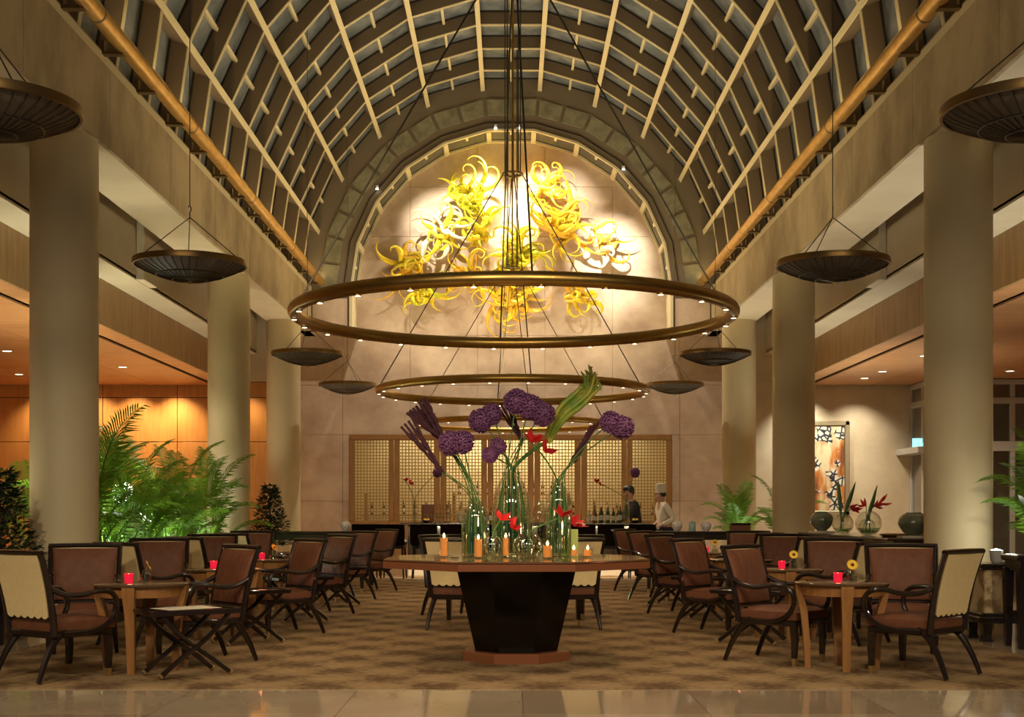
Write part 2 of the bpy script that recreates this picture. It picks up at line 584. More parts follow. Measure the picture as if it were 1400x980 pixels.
# ---- rear wall of the hall: stone slabs below, plain plaster in the arch
wall_back = struct(link('wall_back', None))
OX0, OX1, OZ = -3.43, 3.40, 2.81        # opening of the bar screens
core = MB()
core.box(((OX0 - 5.0) / 2, YW + 0.10, 2.5), (5.0 + OX0, 0.16, 5.0))
core.box(((OX1 + 5.0) / 2, YW + 0.10, 2.5), (5.0 - OX1, 0.16, 5.0))
core.box(((OX0 + OX1) / 2, YW + 0.10, (OZ + 5.0) / 2), (OX1 - OX0, 0.16, 5.0 - OZ))
core.box((0, YW + 0.10, 7.6), (9.6, 0.16, 5.2))
obj('wall_core', core, M['stone'], wall_back, smooth=False)
slabs = []
zs = [0.0, 1.40, OZ, 3.86, 4.91, 5.96, 7.01, 8.06, 9.11]
for zi in range(len(zs) - 1):
    n = 7
    w = 10.0 / n
    for i in range(n):
        x0 = -5.0 + i * w
        x1 = x0 + w
        if zs[zi + 1] <= OZ + 0.01:
            if x0 < OX0 < x1:
                x1 = OX0
            elif x0 < OX1 < x1:
                x0 = OX1
            elif x0 >= OX0 and x1 <= OX1:
                continue
        if zs[zi] > 4.9 and abs((x0 + x1) / 2) > 4:
            continue
        obj('stone_slab', MB().cbox(((x0 + x1) / 2, YW, (zs[zi] + zs[zi + 1]) / 2), (x1 - x0 - 0.006, 0.05, zs[zi + 1] - zs[zi] - 0.006), 0.003),
            M['stone'], wall_back, smooth=False)

# ---- aisle end walls
wall_wood = struct(link('wall_aisle_left', None))
obj('wall_core', MB().box(((XL - 4.95) / 2, YW + 0.12, 2.2), (XL + 4.95 if XL + 4.95 > 0 else -(XL + 4.95), 0.12, 4.4)), M['slot'], wall_wood, smooth=False)
zz = [0.0, 1.25, 2.66, 3.60, 3.93]
xx = [-4.99, -5.95, -7.09, -8.67, -9.75, -10.95]
for a in range(len(xx) - 1):
    for b_ in range(len(zz) - 1):
        obj('wood_panel', MB().cbox(((xx[a] + xx[a + 1]) / 2, YW + 0.03, (zz[b_] + zz[b_ + 1]) / 2),
                                    (abs(xx[a + 1] - xx[a]) - 0.014, 0.04, zz[b_ + 1] - zz[b_] - 0.014), 0.004), M['wood_panel'], wall_wood, smooth=False)
obj('head_beam', MB().box((-5.14, YW + 0.02, 5.02), (0.90, 0.10, 2.17)), M['cream'], wall_wood, smooth=False)
wall_r = struct(link('wall_aisle_right', None))
obj('head_beam', MB().box((5.14, YW + 0.0, 5.02), (0.90, 0.10, 2.17)), M['cream'], wall_r, smooth=False)
obj('wall_plaster', MB().box(((4.95 + XV) / 2, YW + 0.06, 2.4), (XV - 4.95, 0.10, 4.8)), M['rear_plaster'], wall_r, smooth=False)
# outer walls
wall_left = struct(obj('wall_left', MB().box((XL - 0.06, 17.2, 2.2), (0.12, 22.6, 4.4)), M['wood_panel'], smooth=False))

# ---- beams with stone fascia panels, upper walls, soffits, timber fascias and timber ceilings
for s, side in ((-1, 'left'), (1, 'right')):
    trim = struct(link('trim_1' if s < 0 else 'trim_2', None))
    obj('beam', MB().box((s * (XC + 0.35), (Y0 + YE) / 2 + 0.45, (ZB + 5.78) / 2), (0.62, YE - Y0 + 0.9, 5.78 - ZB)), M['cream'], trim, smooth=False)
    y = YE + 0.85
    while y > Y0 + 0.5:
        obj('fascia_panel', MB().cbox((s * (XC + 0.02), y - 1.22, (ZB + 5.82) / 2), (0.045, 2.432, 5.82 - ZB - 0.002), 0.004), M['fascia'], trim, smooth=False)
        y -= 2.44
    upper = struct(link('wall_upper_' + side, None))
    obj('upper_wall', MB().box((s * (X2 + 0.06), (Y0 + YW) / 2, (Z3 + 0.03 + 6.1) / 2), (0.12, YW - Y0, 6.07 - Z3)), M['cream'], upper, smooth=False)
    for y in (12.0, 19.6, 26.9):
        obj('pilaster', MB().cbox((s * (X2 - 0.06), y, (Z3 + 6.1) / 2), (0.12, 0.7, 6.1 - Z3), 0.01), M['cream'], upper, smooth=False)
    obj('upper_soffit', MB().box((s * (X2 + X3) / 2, (Y0 + YW) / 2, Z3 + 0.03), (X3 - X2, YW - Y0, 0.06)), M['cream'], upper, smooth=False)
    obj('attic_slab', MB().box((s * (XC + 3.6), (Y0 + YW) / 2, 6.15), (7.2 - 0.9, YW - Y0, 0.1)), M['slot'], upper, smooth=False)
    ctim = struct(link('ceiling_aisle_' + side, None))
    y = YW
    while y > Y0 + 1:
        obj('fascia_board', MB().cbox((s * (X3 + 0.02), y - 1.15, (Z3 + Z4) / 2), (0.04, 2.292, Z3 - Z4), 0.004), M['wood_fascia'], ctim, smooth=False)
        y -= 2.3
    obj('soffit_board', MB().box((s * (X3 + 0.195), (Y0 + YW) / 2, Z4 + 0.02), (0.33, YW - Y0, 0.04)), M['wood_ceiling'], ctim, smooth=False)
    xo = abs(XL) if s < 0 else XR
    obj('ceiling_backing', MB().box((s * (6.2 + xo) / 2, (Y0 + YW) / 2, Z4 + 0.10), (xo - 6.2, YW - Y0, 0.06)), M['slot'], ctim, smooth=False)
    nx = 4
    wx = (xo - 6.34) / nx
    for i in range(nx):
        pm = MB().cbox((0, 0, 0), (wx - 0.014, 1.85 - 0.014, 0.03), 0.004).mesh('ceiling_panel', M['wood_ceiling'], False)
        y = YW - 0.06
        while y > Y0 + 1:
            link('ceiling_panel', pm, ctim, (s * (6.34 + wx * (i + 0.5)), y - 0.925, Z4 + 0.018))
            y -= 1.85

# ---- columns
lab = {(-1, 13.3): 'round cream column behind the dark shrub and the near palms',
       (-1, 21.05): 'round cream column rising out of the palm cluster',
       (-1, 26.1): 'round cream column beside the stone wall, behind a dark potted shrub',
       (1, 13.3): 'round cream column streaked with uplight beside the tall lit palm',
       (1, 21.05): 'round cream column standing in front of the framed abstract painting',
       (1, 26.1): 'round cream column beside the stone wall, with a small lit palm below'}
for (s, y), t in lab.items():
    c = obj('column', MB().lathe([(0.345, 0), (0.345, 0.10), (0.328, 0.12), (0.328, ZB - 0.03), (0.322, ZB - 0.02), (0.322, ZB + 0.02)], 48), M['column'], None, (s * 4.44, y, 0))
    tag(c, t, 'column', 'round columns along the hall', 'structure')

# ================================================================ glazed barrel vault
ceiling = struct(link('ceiling', None))
NSEG = 11
DA = pi / NSEG
DEP = 0.225


def arc_pt(r, k):
    return (r * cos(k * DA), ZC + r * sin(k * DA))


def arc_band(r0, r1, y0, y1, ks):
    """polygonal arch strip between radii r0 < r1 and depths y0 < y1"""
    mb = MB()
    sec = []
    for k in ks:
        a, b = arc_pt(r0, k), arc_pt(r1, k)
        sec.append([(a[0], y0, a[1]), (a[0], y1, a[1]), (b[0], y1, b[1]), (b[0], y0, b[1])])
    mb.loft(sec)
    return mb


web = arc_band(XC + 0.012, XC + DEP, -0.03, 0.03, range(NSEG + 1)).mesh('arch_rib', M['bronze_web'], False)
fl_a = arc_band(XC, XC + 0.014, -0.034, -0.010, range(NSEG + 1))
fl_b = arc_band(XC, XC + 0.014, 0.010, 0.034, range(NSEG + 1))
fl_a.add(fl_b.v, fl_b.f)
flm = fl_a.mesh('rib_flange', M['flange'], False)
ribs = []
NR = 17
for i in range(NR):
    y = YE - 0.03 - RIB * i
    if i:
        r = link('arch_rib', web, ceiling, (0, y, 0))
        link('rib_flange', flm, r)
    ribs.append(y)
YF = ribs[-1]
for k in range(NSEG + 1):
    a = k * DA
    Mx = Matrix.Translation((0, 0, ZC)) @ Matrix.Rotation(-a, 4, 'Y')
    p = obj('purlin', MB().box((XC + DEP / 2 + 0.006, (YE + YF) / 2, 0), (DEP - 0.012, YE - YF, 0.04), Mx), M['bronze_web'], ceiling, smooth=False)
    obj('purlin_flange', MB().box((XC + 0.004, (YE + YF) / 2, 0), (0.018, YE - YF, 0.085), Mx), M['flange'], p, smooth=False)
for k in range(NSEG):
    am = (k + 0.5) * DA
    Mx = Matrix.Translation((0, 0, ZC)) @ Matrix.Rotation(-am, 4, 'Y')
    w = 2 * (XC + DEP) * math.tan(DA / 2)
    ap = (XC + DEP) * cos(DA / 2)
    pane = MB().box((ap + 0.03, 0, 0), (0.02, RIB - 0.01, w), Mx).mesh('glass_pane', M['vault_glass'], False)
    bar = MB().box((ap - 0.02, 0, 0), (0.07, RIB - 0.07, 0.045), Mx).mesh('glazing_bar', M['flange'], False)
    edge = MB().box((ap + 0.005, RIB / 2 - 0.045, 0), (0.02, 0.03, w - 0.04), Mx).mesh('pane_gasket', M['slot'], False)
    for i in range(NR - 1):
        y = (ribs[i] + ribs[i + 1]) / 2
        g = link('glass_pane', pane, ceiling, (0, y, 0))
        link('glazing_bar', bar, g)
        link('pane_gasket', edge, g)

# ---- gable ring at the end of the vault with patina panels and the glazed inner arch
RI = 3.31
gable = struct(link('wall_gable', None))
g = arc_band(RI, XC + DEP + 0.1, YE, YE + 0.12, range(NSEG + 1))
for s in (-1, 1):
    g.box((s * (RI + XC + 0.25) / 2, YE + 0.06, (ZB + ZC) / 2), (XC + 0.25 - RI, 0.12, ZC - ZB))
obj('gable_ring', g, M['gable'], gable, smooth=False)
for s in (-1, 1):
    obj('pier_panel', MB().box((s * (RI + 0.41), YE - 0.005, (ZB + ZC) / 2 - 0.1), (0.72, 0.02, ZC - ZB - 0.2)), M['stone'], gable, smooth=False)
    obj('pier_soffit', MB().box((s * (RI + XC + 0.25) / 2, (YE + YW) / 2, ZB + 0.03), (XC + 0.25 - RI, YW - YE, 0.06)), M['stone'], gable, smooth=False)
ro, ri = 3.93, 3.60
for k in range(NSEG):
    for h in (0, 1):
        k0, k1 = k + h * 0.5 + 0.035, k + h * 0.5 + 0.465

        def pt(r, kk):
            a, b = arc_pt(r, k), arc_pt(r, k + 1)
            t = kk - k
            return (a[0] + (b[0] - a[0]) * t, a[1] + (b[1] - a[1]) * t)
        q = [pt(ri, k0), pt(ro, k0), pt(ro, k1), pt(ri, k1)]
        obj('patina_panel', MB().prism([(x, z) for x, z in q], 0, 0.03, Matrix(((1, 0, 0, 0), (0, 0, -1, YE), (0, 1, 0, 0), (0, 0, 0, 1)))), M['patina'], gable, smooth=False)
stp = arc_band(RI + 0.13, RI + 0.15, YE - 0.02, YE, range(NSEG + 1))
obj('arch_bead', stp, M['slot'], gable, smooth=False)
# glazed reveal of the arch
arch = struct(link('window_1', None))
obj('arch_frame', arc_band(RI - 0.045, RI, YE - 0.05, YE + 0.03, range(NSEG + 1)), M['flange'], arch, smooth=False)
obj('arch_frame', arc_band(RI - 0.045, RI, YW - 0.10, YW - 0.03, range(NSEG + 1)), M['flange'], arch, smooth=False)
for k in range(NSEG):
    am = (k + 0.5) * DA
    Mx = Matrix.Translation((0, 0, ZC)) @ Matrix.Rotation(-am, 4, 'Y')
    w = 2 * RI * math.tan(DA / 2)
    obj('arch_pane', MB().box((RI * cos(DA / 2) + 0.02, (YE + YW) / 2, 0), (0.02, YW - YE - 0.06, w), Mx), M['arch_glass'], arch, smooth=False)
    obj('arch_stub', MB().box((RI * cos(DA / 2) - 0.02, YE + 0.12, 0), (0.05, 0.24, 0.05), Mx), M['flange'], arch, smooth=False)
for k in range(NSEG + 1):
    a = k * DA
    Mx = Matrix.Translation((0, 0, ZC)) @ Matrix.Rotation(-a, 4, 'Y')
    obj('arch_strut', MB().box((RI - 0.03, (YE + YW) / 2, 0), (0.06, YW - YE - 0.05, 0.10), Mx), M['flange'], arch, smooth=False)
for s in (-1, 1):
    obj('arch_jamb', MB().box((s * (RI - 0.02), (YE + YW) / 2 - 0.05, (ZB + ZC) / 2), (0.06, YW - YE + 0.06, ZC - ZB)), M['flange'], arch, smooth=False)

# ================================================================ brass rails above the beams
for s, t in ((-1, 'long brass tube rail on brackets above the palm row beam'), (1, 'long brass tube rail on brackets above the buffet row beam')):
    r = thing('brass_rail', t, 'rail', (s * 3.90, 0, 5.88))
    y = YE - 0.15
    while y > 8.2:
        obj('rail_tube', MB().tube([(0, y, 0), (0, y - 3.68, 0)], 0.086, 20), M['rail'], r)
        obj('rail_joint', MB().tube([(0, y - 3.66, 0), (0, y - 3.70, 0)], 0.088, 20), M['dark_brass'], r)
        y -= 3.69
    bm = MB().box((s * 0.12, 0, -0.085), (0.24, 0.09, 0.03)).box((s * 0.20, 0, -0.02), (0.03, 0.09, 0.12)).mesh('rail_bracket', M['dark_brass'], False)
    for i in range(16):
        link('rail_bracket', bm, r, (0, YE - 0.5 - 1.23 * i, 0))

# ================================================================ glazed vestibule beyond the buffet side
wall_right = struct(obj('wall_right', MB().box((XR + 0.06, 17.2, 2.2), (0.12, 22.6, 4.4)), M['cream'], smooth=False))
win = struct(link('window_2', None))
for (x, y) in ((XV, YW - 0.05), (XV, YV), (XV, 27.55), (9.55, YV), (10.1, YV), (11.4, YV)):
    obj('mullion', MB().cbox((x, y, 1.92), (0.10, 0.10, 3.84), 0.01), M['frame_grey'], win, smooth=False)
for z, h in ((0.10, 0.2), (2.50, 0.20), (3.42, 0.12), (3.80, 0.1)):
    obj('transom', MB().cbox((XV, (YV + YW) / 2, z), (0.12, YW - YV, h), 0.01), M['frame_grey'], win, smooth=False)
    obj('transom', MB().cbox(((XV + XR) / 2, YV, z), (XR - XV, 0.12, h), 0.01), M['frame_grey'], win, smooth=False)
for z0, z1 in ((0.2, 2.40), (2.60, 3.36), (3.48, 3.75)):
    for (y0, y1) in ((YV + .05, 27.5), (27.6, YW - .1)):
        obj('window_pane', MB().box((XV, (y0 + y1) / 2, (z0 + z1) / 2), (0.012, y1 - y0, z1 - z0)), M['window_glass'], win, smooth=False)
    for (x0, x1) in ((XV + .05, 9.5), (9.6, 10.05), (10.15, 11.35)):
        obj('window_pane', MB().box(((x0 + x1) / 2, YV, (z0 + z1) / 2), (x1 - x0, 0.012, z1 - z0)), M['window_glass'], win, smooth=False)
obj('transom_ledge', MB().cbox((XV - 0.16, (YV + YW) / 2, 2.43), (0.34, YW - YV + 0.2, 0.13), 0.01), M['frame_grey'], win, smooth=False)
struct(obj('exterior_wall', MB().box((10.0, 31.0, 3), (9.0, 0.2, 7)).box((14.0, 28.0, 3), (0.2, 6, 7)), M['night'], smooth=False))
es = thing('exit_lamp', 'small glowing turquoise exit lamp on the window transom', 'lamp', (XV - 0.16, 27.6, 2.495))
obj('lamp_housing', MB().cbox((0, 0, 0.10), (0.06, 0.22, 0.20), 0.01), M['frame_grey'], es)
obj('lamp_face', MB().cbox((-0.03, 0, 0.10), (0.02, 0.20, 0.18), 0.005), M['exit'], es)
obj('lamp_face', MB().cbox((0.0, -0.115, 0.10), (0.20, 0.02, 0.18), 0.005), M['exit'], es)
# ================================================================ ring chandeliers
RZ, RR = 2.83, 1.815
CZ = 5.79
torus = MB().tube([(RR * cos(2 * pi * k / 120), RR * sin(2 * pi * k / 120), 0) for k in range(120)], 0.054, 14, closed=True).mesh('ring_tube', M['brass'])
lamp_trim = MB().lathe([(0.022, -0.060), (0.028, -0.058), (0.030, -0.03), (0.030, 0.0)], 14).mesh('lamp_cup', M['brass'])
lamp_lens = MB().lathe([(0.0, -0.064), (0.019, -0.063), (0.022, -0.058)], 12).mesh('lamp_lens', M['glow'])
collar = MB().tube([(0.13 * cos(2 * pi * k / 32), 0.13 * sin(2 * pi * k / 32), 0) for k in range(32)], 0.016, 8, closed=True).mesh('collar', M['dark_brass'])
for n_, (D, t) in enumerate(((11.2, 'large brass ring chandelier hanging over the octagonal flower table'),
                             (18.26, 'large brass ring chandelier hanging between the flower table and the bar'),
                             (25.3, 'large brass ring chandelier hanging in front of the bar screens'))):
    r = thing('ring_chandelier', t, 'chandelier', (0.02, D, RZ), 0, 'brass ring chandeliers along the hall')
    link('ring_tube', torus, r)
    for k in range(24):
        a = 2 * pi * (k + 0.4) / 24
        c = link('lamp_cup', lamp_trim, r, (RR * cos(a), RR * sin(a), 0))
        link('lamp_lens', lamp_lens, c)
    link('collar', collar, r, (0, 0, CZ - RZ))
    for a in (4, 94, 184, 274):
        a = radians(a + n_ * 3)
        obj('suspension_cable', MB().tube([(RR * cos(a), RR * sin(a), 0.04), (0.13 * cos(a), 0.13 * sin(a), CZ - RZ)], 0.008, 6), M['wire'], r)
        obj('ceiling_rod', MB().tube([(0.13 * cos(a + .5), 0.13 * sin(a + .5), CZ - RZ), (0.13 * cos(a + .5), 0.13 * sin(a + .5), 10.07 - RZ)], 0.009, 6), M['wire'], r)
    obj('centre_rod', MB().tube([(0, 0, CZ - RZ - 0.1), (0, 0, 10.07 - RZ)], 0.016, 8), M['brass'], r)
    for k in range(8):
        a = 2 * pi * (k + 0.5) / 8
        light('ring_lamp', 'SPOT', (0.02 + RR * cos(a), D + RR * sin(a), RZ - 0.10), 37, WARM, aim=(0.02 + RR * cos(a), D + RR * sin(a), 0),
              spot_size=radians(130), spot_blend=0.8, shadow_soft_size=0.05)

# ================================================================ bowl pendants
def bowl_profile(t):
    """radius and height of the bowl, t from 0 at the rim to 1 at the tip"""
    rr = 0.54
    pts = [(1.0, 0.0), (0.86, -0.050), (0.62, -0.105), (0.42, -0.140), (0.24, -0.162), (0.05, -0.172)]
    x = t * (len(pts) - 1)
    i = min(int(x), len(pts) - 2)
    f = x - i
    return (rr * (pts[i][0] * (1 - f) + pts[i + 1][0] * f), pts[i][1] * (1 - f) + pts[i + 1][1] * f)


pend = thing('bowl_pendant', '', 'pendant lamp')
obj('bowl_shade', MB().lathe([bowl_profile(t / 15) for t in range(15, -1, -1)], 48, cap=False), M['bowl'], pend)
rim = MB().lathe([(0.534, -0.022), (0.552, -0.022), (0.556, 0.0), (0.552, 0.036), (0.538, 0.036), (0.534, -0.022)], 64, cap=False)
obj('rim_band', rim, M['pendant_rim'], pend)
cage = MB()
for k in range(40):
    a = 2 * pi * k / 40
    cage.tube([(bowl_profile(t / 5)[0] * 1.006 * cos(a), bowl_profile(t / 5)[0] * 1.006 * sin(a), bowl_profile(t / 5)[1] - 0.004) for t in range(6)], 0.0035, 4)
for t in (0.42, 0.72):
    r_, z_ = bowl_profile(t)
    cage.tube([(r_ * 1.01 * cos(2 * pi * k / 40), r_ * 1.01 * sin(2 * pi * k / 40), z_ - 0.004) for k in range(40)], 0.006, 5, closed=True)
obj('wire_cage', cage, M['wire'], pend)
obj('finial', MB().lathe([(0.0, -0.20), (0.02, -0.19), (0.028, -0.175), (0.02, -0.16)], 12), M['brass'], pend)
HK = 0.46
for k in range(3):
    a = radians(90 + 120 * k + 180)
    obj('suspension_wire', MB().tube([(0.52 * cos(a), 0.52 * sin(a), 0.03), (0, 0, HK)], 0.005, 5), M['wire'], pend)
obj('hook', MB().tube([(0, 0, HK), (0, 0, HK + 0.05)] + [(0.028 * sin(q * pi / 5), 0, HK + 0.088 - 0.028 * cos(q * pi / 5)) for q in range(1, 8)], 0.006, 6), M['wire'], pend)
obj('ceiling_cable', MB().tube([(0, 0, HK + 0.11), (0, 0, 8.69 - 3.63)], 0.005, 5), M['wire'], pend)
first = True
for s, rw in ((-1, 'palm row'), (1, 'buffet row')):
    for D, t in ((8.1, 'over the marble floor edge beside the'), (13.2, 'by the second table of the'), (20.8, 'beyond the last table of the'), (25.9, 'against the stone wall past the')):
        place(pend, first, (s * 3.17, D, 3.63), 0.1 * D, 'wire bowl pendant with brass rim %s %s' % (t, rw), 'bowl pendants')
        first = False

# ================================================================ downlights of the timber ceilings
dl = thing('ceiling_downlight', '', 'downlight')
obj('trim_ring', MB().lathe([(0.075, -0.004), (0.105, -0.006), (0.105, 0.004)], 24, cap=False), M['frame_grey'], dl)
obj('lamp_lens', MB().lathe([(0.0, -0.001), (0.078, -0.002), (0.08, 0.003)], 20), M['glow'], dl)
first = True
for s, pts, t in ((-1, ((-8.4, 22.3), (-9.6, 26.1), (-7.2, 24.8), (-7.2, 20.4), (-8.4, 17.0)), 'round recessed downlight in the timber ceiling over the palms'),
                  (1, ((7.1, 25.6), (7.1, 23.0), (7.1, 26.9), (9.5, 25.5), (9.4, 21.5)), 'round recessed downlight in the timber ceiling by the painting')):
    for (x, y) in pts:
        place(dl, first, (x, y, Z4 + 0.002), 0, t, 'downlights ' + t[-15:])
        first = False
        light('downlight_beam', 'SPOT', (x, y, Z4 - 0.03), 170, AMBER if s < 0 else SOFT, aim=(x, y, 0), spot_size=radians(120), spot_blend=0.9, shadow_soft_size=0.07)
# wall washers grazing the timber panels, and one on the painting wall
for (x, e) in ((-5.6, 70), (-7.09, 210), (-7.95, 150), (-8.75, 120), (-9.9, 120)):
    light('wall_washer', 'SPOT', (x, YW - 0.55, Z4 - 0.02), e, AMBER, aim=(x, YW - 0.02, 2.3), spot_size=radians(105), spot_blend=1.0, shadow_soft_size=0.04)
light('wall_washer', 'SPOT', (6.1, YW - 0.7, Z4 - 0.02), 270, (1.0, 0.95, 0.80), aim=(6.2, YW, 2.0), spot_size=radians(95), spot_blend=0.9, shadow_soft_size=0.05)
light('wall_washer', 'SPOT', (7.3, YW - 0.8, Z4 - 0.02), 170, (1.0, 0.90, 0.72), aim=(7.3, YW, 1.6), spot_size=radians(95), spot_blend=0.9, shadow_soft_size=0.05)
# small spot fixtures in the end arch
for (x, z, ax, az), w in zip(SPOTS, ('at the crown of the end arch, palm row half', 'at the crown of the end arch, buffet row half', 'on the haunch of the end arch over the palm row', 'on the haunch of the end arch over the buffet row')):
    f = thing('arch_spotlight', 'small white spotlight ' + w, 'spotlight', (x, YE - 0.06, z + 0.06))
    obj('lamp_can', MB().tube([(0, 0, 0.06), (0, 0.03, -0.02)], [0.036, 0.032], 12), M['frame_grey'], f)
    obj('lamp_lens', MB().lathe([(0.0, -0.030), (0.026, -0.026), (0.03, -0.015)], 12), M['glow_white'], f)

# ================================================================ bar: screens, back bar, counter
screen = thing('bar_screen', 'long timber lattice screen of square grids behind the bar counter', 'screen', (0, YW - 0.02, 0))
fr = M['screen_wood']
sc_ = YW / FPX
lat = [(485, 532), (546, 594), (610, 658.6), (674, 722), (738, 786), (802, 850), (864, 911)]
latx = [((a - CX) * sc_, (b - CX) * sc_) for a, b in lat]
zt, zl = 2.70, 0.98
obj('top_rail', MB().cbox(((OX0 + OX1) / 2, 0, (OZ + zt) / 2), (OX1 - OX0, 0.12, OZ - zt), 0.006), fr, screen)
obj('bottom_panel', MB().cbox(((OX0 + OX1) / 2, 0, zl / 2), (OX1 - OX0, 0.10, zl), 0.006), fr, screen)
edges = [OX0] + [q for p in latx for q in p] + [OX1]
for i in range(0, len(edges), 2):
    a, b = edges[i], edges[i + 1]
    if b - a > 0.2:
        for x0, x1 in ((a, (a + b) / 2 - 0.006), ((a + b) / 2 + 0.006, b)):
            obj('stile', MB().cbox(((x0 + x1) / 2, 0, (zl + zt) / 2), (x1 - x0, 0.11, zt - zl), 0.008), fr, screen)
    else:
        obj('stile', MB().cbox(((a + b) / 2, 0, (zl + zt) / 2), (b - a, 0.11, zt - zl), 0.008), fr, screen)
M['lattice'] = mat('lattice_wood', (0.38, 0.25, 0.09), 0.45)
for (a, b) in latx:
    mb = MB()
    nx = 11
    w = (b - a) / nx
    for i in range(nx + 1):
        mb.box((a + i * w, 0, (zl + zt) / 2), (0.021, 0.022, zt - zl))
    nz = round((zt - zl) / w)
    h = (zt - zl) / nz
    for j in range(nz + 1):
        mb.box(((a + b) / 2, 0.004, zl + j * h), (b - a, 0.022, 0.021))
    stuff(obj('lattice', mb, M['lattice'], screen, smooth=False))
# room behind the screens
bb = struct(link('wall_back_bar', None))
M['backbar'] = mat('back_bar_wall', (0.72, 0.60, 0.34), 0.6)
obj('back_panel', MB().box((0, YW + 1.5, 1.6), (7.6, 0.08, 3.2)), M['backbar'], bb, smooth=False)
for s in (-1, 1):
    obj('side_panel', MB().box((s * 3.7, YW + 0.85, 1.6), (0.08, 1.3, 3.2)), M['backbar'], bb, smooth=False)
obj('head_panel', MB().box((0, YW + 0.85, 3.1), (7.4, 1.3, 0.08)), M['backbar'], bb, smooth=False)
for x, e in ((-2.3, 11), (-0.75, 36), (0.75, 36), (2.3, 11)):
    light('back_bar_lamp', 'AREA', (x, YW + 0.9, 3.0), e, (1.0, 0.86, 0.58), aim=(x, YW + 1.1, 0), shape='RECTANGLE', size=1.2, size_y=0.3)
bs = thing('back_bar_shelf', 'long glass shelf of bottles behind the lattice screen', 'shelf', (0, YW + 1.2, 0))
obj('shelf_board', MB().cbox((0, 0, 1.10), (6.6, 0.36, 0.03), 0.004), M['screen_wood'], bs)
obj('shelf_board', MB().cbox((0, 0, 1.55), (2.6, 0.30, 0.03), 0.004), M['screen_wood'], bs)
for x in (-3.2, -1.27, 0, 1.27, 3.2):
    obj('shelf_upright', MB().cbox((x, 0.02, 0.8), (0.05, 0.28, 1.6), 0.004), M['screen_wood'], bs)

YB = 24.4
light('counter_fill', 'AREA', (0.26, YB - 0.06, 0.92), 70, SOFT, shape='RECTANGLE', size=4.2, size_y=0.04)  # lamp added under the counter edge to brighten the steel front
counter = thing('bar_counter', 'long steel fronted bar counter with dark polished top', 'bar counter', (0.26, YB, 0))
obj('counter_top', MB().cbox((0, 0.28, 0.955), (4.55, 0.72, 0.045), 0.01), M['black_gloss'], counter)
obj('top_edge', MB().cbox((0, -0.085, 0.955), (4.56, 0.02, 0.03), 0.004), M['steel'], counter)
obj('carcass', MB().box((0, 0.36, 0.48), (4.3, 0.44, 0.90)), M['black_gloss'], counter)
for i in range(8):
    obj('steel_panel', MB().cbox((-1.89 + i * 0.54, 0.12, 0.55), (0.53, 0.03, 0.74), 0.004), M['steel'], counter)
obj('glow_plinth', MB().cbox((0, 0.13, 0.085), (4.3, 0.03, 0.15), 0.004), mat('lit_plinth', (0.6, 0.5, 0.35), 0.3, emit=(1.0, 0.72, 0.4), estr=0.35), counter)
obj('foot_rail', MB().tube([(-2.2, -0.05, 0.2), (2.2, -0.05, 0.2)], 0.018, 8), M['steel'], counter)

stool = thing('bar_stool', '', 'bar stool')
obj('seat', MB().cbox((0, 0, 0.63), (0.44, 0.42, 0.10), 0.03), M['black_gloss'], stool)
obj('backrest', MB().loft([[(-0.225, -0.25, 0.60), (0.225, -0.25, 0.60), (0.20, -0.20, 0.60), (-0.20, -0.20, 0.60)],
                           [(-0.235, -0.28, 0.80), (0.235, -0.28, 0.80), (0.205, -0.22, 0.80), (-0.205, -0.22, 0.80)],
                           [(-0.23, -0.31, 0.955), (0.23, -0.31, 0.955), (0.20, -0.26, 0.955), (-0.20, -0.26, 0.955)]]), M['black_gloss'], stool)
obj('seat_rail', MB().cbox((0, 0, 0.56), (0.40, 0.38, 0.06), 0.01), M['dark_wood'], stool)
for a in (-1, 1):
    for b in (-1, 1):
        obj('leg', MB().tube([(a * 0.17, b * 0.16, 0.56), (a * 0.20, b * 0.19, 0.01)], [0.022, 0.014], 6), M['dark_wood'], stool)
obj('footrest', MB().tube([(-0.19, 0.18, 0.22), (0.19, 0.18, 0.22)], 0.011, 6), M['steel'], stool)
first = True
for x in (-2.55, -2.05, -1.52, -0.97, -0.42, 0.13, 0.70, 1.22, 1.74, 2.26):
    place(stool, first, (x, 23.35 + (0.35 if x < -2.3 else 0), 0.01), random.uniform(-.08, .08),
          'black leather bar stool with low back at the steel counter' if x > -2.3 else 'black bar stool standing beyond the open end of the counter',
          'bar stools at the counter' if x > -2.3 else None)
    first = False
# ================================================================ armchair (faces -Y)
BASE = 0.010


def bend(z):
    """set-back of the chair back at height z"""
    t = (z - 0.36) / 0.58
    return 0.235 + 0.05 * t + 0.085 * t * t


